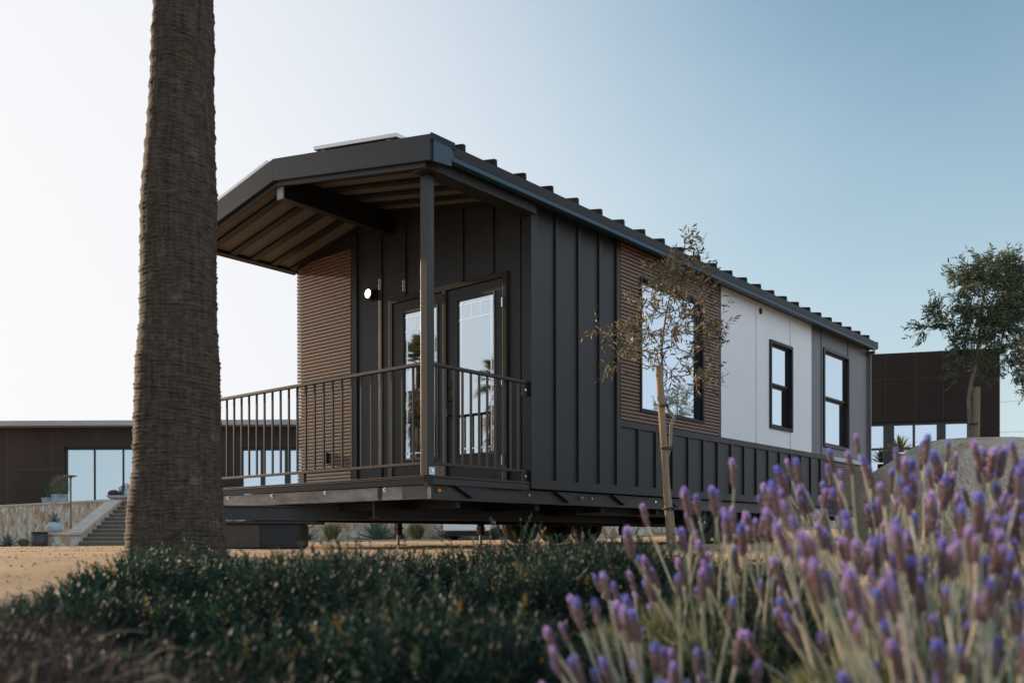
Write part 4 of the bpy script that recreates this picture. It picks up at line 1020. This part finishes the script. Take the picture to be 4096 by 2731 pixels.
cl = [(870,100),(865,150),(850,230),(880,190),(900,290),(800,310),(960,300),(740,310),(670,370),(760,380),(850,360),(930,380),(990,310),(640,440),(700,460),(800,470),(880,450),(980,430),(600,470),(740,520),(820,530),(560,590),(520,630),(480,640),(620,630),(690,560),(760,570),(860,610),(930,570),(1000,600),(1060,580),(1100,640),(580,730),(560,760),(660,690),(740,690),(830,740),(900,710),(960,700),(1040,690),(1000,780),(400,830),(500,830),(600,830),(700,820),(800,840),(890,790),(190,850),(230,880),(280,900),(360,860),(450,890),(540,890),(640,920),(1090,840),(1150,830),(1050,890),(1130,880),(380,980),(330,990),(480,960),(560,990),(650,1040),(340,1090),(420,1040),(310,1110),(700,1060),(900,1010),(960,1000),(1080,1050),(760,960),(760,1190),(730,1120),(900,1150),(980,1160),(1040,1190),(1010,1220),(640,1110),(560,1050),(400,900),(450,1000),(850,1040),(930,950),(780,760),(870,850),(820,400),(780,440),(900,500),(690,400),(1040,480),(440,860),(940,630)]
r_ = np.random.default_rng(4)
def t1(q, d_): return P3(2300+q[0]/1.96, 900+q[1]/1.96, D1+d_, ot)
tips = [t1(q, float(r_.normal()*.20)) for q in cl]
for q in cl:
    if q[1] < 560 and r_.uniform() < .5: tips.append(t1((q[0]+r_.normal()*38, q[1]+r_.normal()*24), float(r_.normal()*.18)))
    elif r_.uniform() < .25: tips.append(t1((q[0]+r_.normal()*30, q[1]+r_.normal()*22), float(r_.normal()*.22)))
olm = [leafmat('olive_leaf_top', (.060, .062, .036), .2, .45), leafmat('olive_leaf_under_sunlit', (.33, .25, .13), .2, .5), leafmat('olive_leaf_mid', (.12, .11, .065), .25, .5)]  # golden underside colour also imitates sun on the leaves
olive(ot, trunk, rd, ldr, [.009, .008, .0075, .007, .006, .005, .004, .003, .002], tips, .063, .0150, 7, olm, 41, sub=3)
def stake(x0, y0, x1, y1, d, rad, label, ties, name='wooden_stake'):
    a_ = W(x0, d, y=y0); c_ = W(x1, d, y=y1); e_ = empty(name, (a_.x, a_.y, a_.z), 0, label, 'stake')
    v = np.array(c_-a_); q = MB(); q.tube([v*t for t in np.linspace(0, 1, 9)], [rad*(1+.02*math.sin(i*2)) for i in range(9)], 18); q.build('post', stake_m, e_, True)
    for (xt, yt, wt) in ties:
        m_ = MB(); cpt = np.array(W(xt, d, y=yt)-e_.location)
        for k_ in (0, 1):
            pts = []
            for a in np.linspace(0, 2*math.pi, 25): pts.append(cpt + np.array(Rt)*(math.cos(a)*wt) + np.array(F)*(math.sin(a)*rad*1.12) + np.array([0, 0, .006*k_*2+.006*math.sin(a+k_)]))
            m_.tube(pts, .0045, 6, False)
        m_.build('tie', tie_m, e_, True)
    return e_
stake(2684, 2225, 2636, 1463, D1-.055, .0285, 'round wooden stake tied to the young olive tree in front of the home', [(2657, 1626, .048), (2666, 1796, .048), (2678, 2037, .050)])
# right olive trees
olm2 = [leafmat('olive2_top', (.055, .085, .045), .3, .5), leafmat('olive2_under', (.17, .20, .12), .3), leafmat('olive2_mid', (.085, .12, .06), .35)]
def crown_pts(root, d, ells, seed, dens):
    r_ = np.random.default_rng(seed); out = []
    for (x, y, rx, ry, n) in ells:
        for _ in range(int(n*dens)):
            a = r_.uniform(0, 2*math.pi); q = r_.uniform(0, 1)**.5; dz = math.sqrt(max(0, 1-q*q))*r_.uniform(-1, 1)
            out.append(P3(x+rx*q*math.cos(a), y+ry*q*math.sin(a), d+dz*rx/FPX*d*.9, root))
    return out
D2 = 10.4; b2 = PX(3885, D2); z2 = float(terrain(b2.x, b2.y))
o2 = empty('olive_tree', (b2.x, b2.y, z2), 0, 'dense dark olive tree rising behind the boulder at the right', 'olive tree')
tk2 = [P3(x, y, D2, o2) for x, y in ((3890, 2175), (3888, 1900), (3880, 1700), (3876, 1600), (3885, 1530), (3900, 1480), (3905, 1440))]
ld2 = [P3(x, y, D2+.0, o2) for x, y in ((3905, 1440), (3915, 1360), (3925, 1280), (3935, 1200), (3945, 1130), (3950, 1060))]
ells = [(3965, 1180, 135, 120, 56), (3960, 1090, 110, 60, 22), (4040, 1090, 70, 60, 16), (3930, 1310, 125, 90, 38), (3780, 1290, 50, 34, 7), (3700, 1320, 22, 12, 3), (3740, 1240, 30, 25, 4), (4060, 1220, 60, 110, 22), (4010, 1330, 90, 100, 26), (3850, 1390, 60, 35, 9), (3870, 1450, 60, 25, 5), (3960, 1460, 70, 40, 8), (4060, 1480, 50, 50, 8), (3820, 1490, 25, 8, 2), (3850, 1110, 40, 25, 5)]
olive(o2, tk2, [.03, .026, .024, .023, .022, .02, .018], ld2, [.017, .014, .011, .009, .006, .003], crown_pts(o2, D2, ells, 9, 1.7), .066, .0145, 12, olm2, 51, sub=3, tw=.005)
stake(3898, 2150, 3908, 1552, D2-.1, .037, 'thick wooden stake supporting the dark olive tree behind the boulder', [(3896, 1700, .05)])
D3 = 9.9; b3 = PX(4330, D3)
o3 = empty('olive_tree', (b3.x, b3.y, float(terrain(b3.x, b3.y))), 0, 'paler olive tree mostly beyond the right edge of the photo', 'olive tree')
tk3 = [P3(x, y, D3, o3) for x, y in ((4330, 2170), (4325, 1900), (4320, 1600))]; ld3 = [P3(x, y, D3, o3) for x, y in ((4320, 1600), (4300, 1450), (4310, 1300))]
ells = [(4250, 1420, 170, 110, 50), (4180, 1560, 80, 60, 18), (4110, 1530, 25, 50, 6), (4120, 1400, 50, 60, 12)]
olive(o3, tk3, [.03, .026, .02], ld3, [.02, .012, .006], crown_pts(o3, D3, ells, 19, 1.0), .055, .011, 13, [olm2[0], olm2[1], olm[1]], 61, sub=3, tw=.005)
# bushy tree outside the right edge, reflected in the large window
e_ = empty('olive_tree', (12.6, -5.7, 0), 0, 'bushy tree outside the right edge of the view, reflected in the large window', 'olive tree')
r_ = np.random.default_rng(8)
tp = [np.array([r_.normal()*.55, r_.normal()*.55, 1.3+r_.uniform(0, 1)*2.4]) for _ in range(230)]; tp = [t*np.array([1-.28*(t[2]-1.3), 1-.28*(t[2]-1.3), 1]) for t in tp]
olive(e_, [np.array([0, 0, -.1]), np.array([0, .02, 1.3])], [.05, .04], [np.array([0, .02, 1.3]), np.array([0, 0, 2.4]), np.array([.02, 0, 3.8])], [.035, .02, .006], tp, .07, .013, 14, olm2, 71, sub=3, tw=.006)

# ------------------------------------------------------------------ foreground planting
def VFt(r, d): 
    X = CX+d*ca+r*sa; Y = CY+d*sa-r*ca; return X, Y, terrain(X, Y)
def cover_top(x):   # silhouette row of the shrub bank for a photo column (0..4096) -> used as its real crest height at depth 3.1
    v = np.interp(x/1.7415, [-200, 60, 120, 200, 290, 340, 430, 520, 600, 700, 760, 800, 850, 900, 960, 1010, 1060, 1110, 1140, 1175, 1215, 1260, 1310, 1380, 1450, 1530, 1700, 2000, 2352],
        [1460, 1400, 1365, 1335, 1270, 1255, 1260, 1268, 1282, 1290, 1272, 1250, 1240, 1248, 1258, 1278, 1278, 1232, 1216, 1204, 1218, 1230, 1236, 1232, 1232, 1258, 1290, 1300, 1300])
    return v*1.7415
def clumps(name, cents, rads, nsp, nlf, LL, LW, mats, seed, label, cat, curl=0.0, up=.5, cutw=None, sprL=.075):
    global rng
    rng = np.random.default_rng(seed); PP, DD, LS, MI = [], [], [], []
    SV, SQ = [], []
    for c, rad in zip(cents, rads):
        n = int(nsp*(rad/.16)**1.6); u = unit(rng.normal(size=(n, 3))); u[:, 2] = np.abs(u[:, 2])*1.1-.25; u = unit(u)
        rr_ = rad*(.55+.45*rng.uniform(0, 1, (n, 1))); bs = np.array(c)+u*rr_*np.array([1, 1, .85]); sd_ = unit(u*.8+np.array([0, 0, up])+rng.normal(size=(n, 3))*.28)
        sl_ = sprL*rng.uniform(.6, 1.25, (n, 1))
        f = np.tile(np.linspace(0, 1, nlf), n); bb = np.repeat(bs, nlf, 0); dd_ = np.repeat(sd_, nlf, 0); ll_ = np.repeat(sl_, nlf, 0)
        pos = bb+dd_*ll_*f[:, None]+curl*rng.normal(size=(n*nlf, 3))*.01
        side = unit(rng.normal(size=(n*nlf, 3))); side -= dd_*np.sum(side*dd_, 1, keepdims=True); side = unit(side)
        PP.append(pos); DD.append(dd_*(.55+.9*f[:, None])+side*(1.0-.35*f[:, None])); MI.append(np.repeat(rng.choice(len(mats), n, p=cutw), nlf))
        v, q = leafs1(bs-sd_*.02, sd_, sl_[:, 0]+.02, .004); SV.append(v); SQ.append(q)
    P = np.concatenate(PP); D = np.concatenate(DD); mi = np.concatenate(MI); n = len(P)
    V, Q = leafs1(P, D, LL*rng.uniform(.6, 1.2, n), LW*rng.uniform(.7, 1.2, n))
    V2, Q2 = join([(V, Q)]+list(zip(SV, SQ))); mi = np.concatenate([mi, np.zeros(len(Q2)-len(Q), int)])
    o = np_mesh(name, V2, Q2, mats, mi); tag(o, label, cat, kind='stuff'); return o
gcm = [leafmat('groundcover_deep', (.010, .029, .020), .2, .6), leafmat('groundcover_mid', (.020, .050, .032), .2, .6), leafmat('groundcover_tip', (.050, .085, .050), .3, .6), leafmat('groundcover_yellow', (.26, .19, .05), .35, .5)]
drm = [leafmat('dry_brown', (.060, .042, .030), .1, .7), leafmat('dry_grey', (.095, .075, .066), .1, .7), leafmat('dry_dark', (.02, .017, .014), .1, .7), leafmat('dry_green', (.022, .036, .026), .2, .6)]
r_ = np.random.default_rng(12)
cents, rads = [], []
for _ in range(1500):
    d_ = 1.25+2.5*r_.uniform()**.8; x_ = r_.uniform(-250, 3300)
    if d_ < 1.65 and x_ < 800 and r_.uniform() < .95*(1-(x_-200)/600 if x_ > 200 else 1): continue
    if d_ > 3.2 and x_ < 350: continue
    rr_ = (x_-2048)/FPX*d_; X, Y, Z = VFt(rr_, d_); rad = r_.uniform(.09, .19)
    yt = cover_top(x_); crest = zof(yt, 3.0); hump = math.exp(-((d_-3.0)/.55)**2)
    lowz = float(Z)+.15+.11*math.sin(X*6.5+Y*2)*math.sin(Y*6-X)
    zt = lowz*(1-hump)+(crest-.0)*hump if d_ < 3.0 else crest-(d_-3.0)*.16
    zt = min(zt + .035*math.sin(X*8+1)*math.sin(Y*9-X*3), zof(yt, d_)+.012) - .01*(1+math.sin(X*13+Y*5)) - r_.uniform(0, .05)*r_.uniform()
    if d_ < 2.6: zt = min(zt, float(Z)+.10+.15*((d_-1.1)/1.5)+.085*math.sin(X*6.5+Y*2)*math.sin(Y*6-X))
    if len(cents) > 470: break
    cents.append((X, Y, zt-rad*.85)); rads.append(rad)
clumps('ground_cover', cents, rads, 92, 15, .0150, .0046, gcm, 101, 'dense low dark green needle-leaved ground cover filling the foreground', 'ground cover', cutw=[.38, .38, .22, .02], sprL=.050)
cents, rads = [], []
for _ in range(330):
    d_ = 1.05+1.15*r_.uniform(); x_ = r_.uniform(-300, 2300); 
    if x_ > 950 or d_ > 1.85-.6*max(0, x_-200)/750: continue
    rr_ = (x_-2048)/FPX*d_; X, Y, Z = VFt(rr_, d_); rad = r_.uniform(.06, .13); cents.append((X, Y, float(Z)+.07-rad*.5+.03*r_.uniform())); rads.append(rad)
clumps('dry_undergrowth', cents, rads, 75, 9, .026, .0022, drm, 102, 'tangle of dry brown and grey stems at the lower left', 'dry brush', curl=1.0, up=.15, cutw=[.34, .28, .23, .15], sprL=.09)
# fallen curved dead stems in the brush
m_ = MB()
for _ in range(90):
    d_ = r_.uniform(1.1, 1.7); x_ = r_.uniform(-200, 800); rr_ = (x_-2048)/FPX*d_; X, Y, Z = VFt(rr_, d_); a_ = r_.uniform(0, 6.28); L_ = r_.uniform(.03, .09)
    p0 = np.array([X, Y, float(Z)+r_.uniform(.08, .17)]); dv = np.array([math.cos(a_), math.sin(a_), .15]); pr_ = np.array([-math.sin(a_), math.cos(a_), 0])*r_.uniform(-.5, .5)
    m_.tube([p0+dv*L_*t+pr_*L_*t*t+np.array([0, 0, .15*L_*math.sin(t*3)]) for t in (0, .25, .5, .75, 1)], [.0022, .0022, .002, .0016, .001], 5, False)
o = m_.build('dead_stems', mat('dead_stem', (.12, .09, .068), .8, var=.3)); tag(o, 'curved dead grey-brown stems lying over the dry brush', 'dead stems', kind='stuff')
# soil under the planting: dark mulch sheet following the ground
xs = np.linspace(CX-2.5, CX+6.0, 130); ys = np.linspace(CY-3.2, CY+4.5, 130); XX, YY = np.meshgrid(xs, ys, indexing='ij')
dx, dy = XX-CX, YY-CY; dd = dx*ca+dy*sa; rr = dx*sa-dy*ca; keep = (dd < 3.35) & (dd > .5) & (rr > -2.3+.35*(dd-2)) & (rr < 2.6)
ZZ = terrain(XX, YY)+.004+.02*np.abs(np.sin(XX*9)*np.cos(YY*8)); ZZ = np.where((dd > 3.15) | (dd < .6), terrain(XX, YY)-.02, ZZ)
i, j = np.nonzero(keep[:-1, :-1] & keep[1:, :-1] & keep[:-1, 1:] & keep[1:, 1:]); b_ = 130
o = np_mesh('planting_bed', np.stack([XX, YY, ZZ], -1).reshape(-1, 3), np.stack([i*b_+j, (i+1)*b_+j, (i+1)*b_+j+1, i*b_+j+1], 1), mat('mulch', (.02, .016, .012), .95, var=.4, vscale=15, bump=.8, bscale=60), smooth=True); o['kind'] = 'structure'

# lavender
stm = leafmat('lavender_stem', (.38, .40, .28), .15, .7, .15); stm2 = leafmat('lavender_stem_pale', (.58, .52, .40), .1, .7, .15)
brm = leafmat('lavender_calyx', (.24, .165, .15), .3, .7, .2); prm = leafmat('lavender_violet', (.44, .34, .74), .4, .6, .15); prm2 = leafmat('lavender_blue', (.22, .27, .74), .4, .6, .15); prm3 = leafmat('lavender_pink', (.64, .46, .76), .4, .6, .15)
lfm = [leafmat('lavender_leaf', (.17, .20, .11), .3, .7), leafmat('lavender_leaf_grey', (.26, .29, .20), .25, .7), leafmat('lavender_leaf_olive', (.20, .19, .055), .35, .7)]
def head_mesh(seed, pet):
    r_ = np.random.default_rng(seed); V = []; Q = []; mi = []
    H = 1.0
    def petal(p, d, L, w, m):
        s_ = unit(np.cross(d, r_.normal(size=3))); k = len(V); V.extend([p-s_*w*.3, p+d*L*.55-s_*w*.5, p+d*L, p+d*L*.55+s_*w*.5]); Q.append((k, k+1, k+2, k+3)); mi.append(m)
    # core
    seg = 8
    pr = [(0, .03), (.05, .09), (.25, .125), (.55, .13), (.8, .10), (.93, .04)]; k0 = len(V)
    for z, r in pr:
        for q in range(seg): V.append(np.array([r*math.cos(q*math.pi/4), r*math.sin(q*math.pi/4), z]))
    for i in range(len(pr)-1):
        for q in range(seg): Q.append((k0+i*seg+q, k0+i*seg+(q+1) % seg, k0+(i+1)*seg+(q+1) % seg, k0+(i+1)*seg+q)); mi.append(0)
    for ring_ in range(12):          # whorls of scaly calyxes
        z = .04+.068*ring_; r = float(np.interp(z, [p_[0] for p_ in pr], [p_[1] for p_ in pr]))
        for q in range(8):
            a = q*math.pi/4+ring_*.39+r_.uniform(-.15, .15); o_ = np.array([math.cos(a), math.sin(a), 0]); up_ = np.array([0, 0, 1.0])
            petal(o_*r*.9+up_*z, unit(o_*.55+up_*.85), .125, .085, 0)
            if r_.uniform() < .10+.55*(ring_ > 8): petal(o_*(r+.03)+up_*(z+.04), unit(o_*.9+up_*.45+r_.normal(size=3)*.2), .10, .075, 1+int(r_.uniform() < .45))
    for q in range(26):              # tuft of coloured bracts at the tip
        a = q*2.4; o_ = np.array([math.cos(a), math.sin(a), 0]); t = q/26
        petal(o_*.07*(1-t*.5)+np.array([0, 0, .80+.10*t]), unit(o_*(.75-.6*t)+np.array([0, 0, 1.0])), .20+.05*t, .105, 1+int(r_.uniform() < .4))
    me = bpy.data.meshes.new('flower_head'); me.from_pydata([tuple(v) for v in V], [], Q)
    for q in (brm, pet[0], pet[1]): me.materials.append(q)
    me.polygons.foreach_set('material_index', mi); me.update(); return me
heads = [head_mesh(200+i, ((prm, prm3), (prm2, prm), (prm3, prm), (prm2, prm))[i % 4]) for i in range(12)]
def stem_mesh(seed, bend, thick, m):
    """unit height stem, square section fuzzy stalk leaning along +x by bend"""
    q = MB(); n = 9; pts = [(bend*t*t, .02*math.sin(t*5+seed), t) for t in np.linspace(0, 1, n)]; q.tube(pts, [thick*(1-.25*t) for t in np.linspace(0, 1, n)], 7, False)
    me = bpy.data.meshes.new('flower_stalk'); me.from_pydata(q.v, [], q.f); me.materials.append(m); me.polygons.foreach_set('use_smooth', [True]*len(q.f)); me.update(); return me
# stalk: (plant, ...) grown from each plant centre outwards; r,d = position in metres right of / ahead of the camera station
# r, d, height of the tallest stalks, spread, stalks, head length, label, lean to the left
plants = [(.40, 1.80, .50, .30, 66, .045, 'lavender bush at the left of the bank, its stalks leaning left over the ground cover', -.11),
          (.82, 1.90, .58, .32, 92, .050, 'tall lavender bush in front of the boulder, its heads reaching highest', -.02),
          (.62, 1.36, .42, .26, 96, .044, 'nearer lavender bush in the middle of the lavender bank', -.06),
          (.20, 1.32, .28, .20, 40, .038, 'low lavender bush at the lower left of the bank with pinkish heads', -.11),
          (1.04, 1.66, .54, .28, 88, .048, 'lavender bush at the right edge of the photo', -.02),
          (.52, 1.08, .34, .18, 60, .040, 'closest lavender bush along the bottom edge of the photo', -.05)]
def stalk_len_limit(r, d):  # keeps the planting's crest like the photo's: top row by column
    x = 2048+r/d*FPX
    return zof(float(np.interp(x/1.7415, [1000, 1110, 1265, 1380, 1500, 1600, 1700, 1800, 1900, 1990, 2100, 2180, 2230, 2280, 2352, 2600], [1560, 1525, 1430, 1300, 1150, 1100, 1060, 1030, 1030, 975, 1020, 995, 955, 1010, 1030, 1040]))*1.7415, d)
r_ = np.random.default_rng(77)
for (pr_, pd_, ph_, sp_, ns_, hl_, lab, lean) in plants:
    X, Y, Z = VFt(pr_, pd_); Z = float(Z)
    root = empty('lavender_bush', (X, Y, Z), YAW-R_(90), lab, 'lavender', 'lavender bushes in the foreground')
    # leafy base (local x = right, y = ahead)
    n = 5200; rng = np.random.default_rng(int(pr_*1000)); a = rng.uniform(0, 6.283, n); q = rng.uniform(0, 1, n)**.6*sp_*.85
    hh = rng.uniform(0, 1, n)*(ph_*.36)*(1-.5*(q/sp_)**2); P = np.stack([q*np.cos(a), q*np.sin(a), hh+.01], 1); D = np.stack([np.cos(a)*q/sp_*.8+lean*1.5, np.sin(a)*q/sp_*.8, np.ones(n)*1.2], 1)+rng.normal(size=(n, 3))*.33
    V, Q = leafs1(P, D, rng.uniform(.03, .055, n), .0036); np_mesh('foliage', V, Q, lfm, rng.choice(3, n, p=[.45, .3, .25]), parent=root)
    sms = [stem_mesh(i, b_, .0025/ph_, (stm, stm2)[i % 2]) for i, b_ in enumerate((.03, .10, .18, .06))]
    for k in range(ns_):
        a = r_.uniform(0, 6.283); q = r_.uniform()**.5; br = q*sp_*.45
        bx_, by_ = br*math.cos(a), br*math.sin(a); out = q*r_.uniform(.35, .75); dx = math.cos(a)*out*.62+lean*2.0+r_.normal()*.05; dy = math.sin(a)*out*.5+r_.normal()*.05
        H = ph_*(1-.62*r_.uniform()**(1.3 if pd_ > 1.5 else .8))
        # tip position and crest limit
        tr_, td_ = pr_+bx_+dx*H, pd_+by_+dy*H
        if td_ < .72: continue
        lim = stalk_len_limit(tr_, td_)-Z-hl_*.9 - abs(r_.normal())*.02
        if H > lim:
            if lim < .08: continue
            H = lim*(1-.5*r_.uniform()**1.2)
        dirv = Vector((dx, dy, 1)); Lk = H*dirv.length; qt = Vector((0, 0, 1)).rotation_difference(dirv.normalized())
        so_k = bpy.data.objects.new('flower_stalk', sms[k % 4]); COL.objects.link(so_k); so_k.parent = root; so_k.location = (bx_, by_, 0)
        rot = qt.to_matrix() @ Matrix.Rotation(r_.uniform(0, 6.28), 3, 'Z'); so_k.rotation_euler = rot.to_euler(); so_k.scale = (ph_, ph_, Lk)
        me_b = (.03, .10, .18, .06)[k % 4]
        # child head: undo the non-uniform scale
        s_ = hl_*r_.uniform(.75, 1.3); wds = s_*r_.uniform(.62, .85)
        ho = bpy.data.objects.new('flower_head', heads[int(r_.integers(0, 12))]); COL.objects.link(ho); ho.parent = so_k
        ho.location = (me_b, .02*math.sin(5+k % 4), .985); ho.scale = (wds/ph_, wds/ph_, s_/Lk); ho.rotation_euler = (0, 0, r_.uniform(0, 6.28))
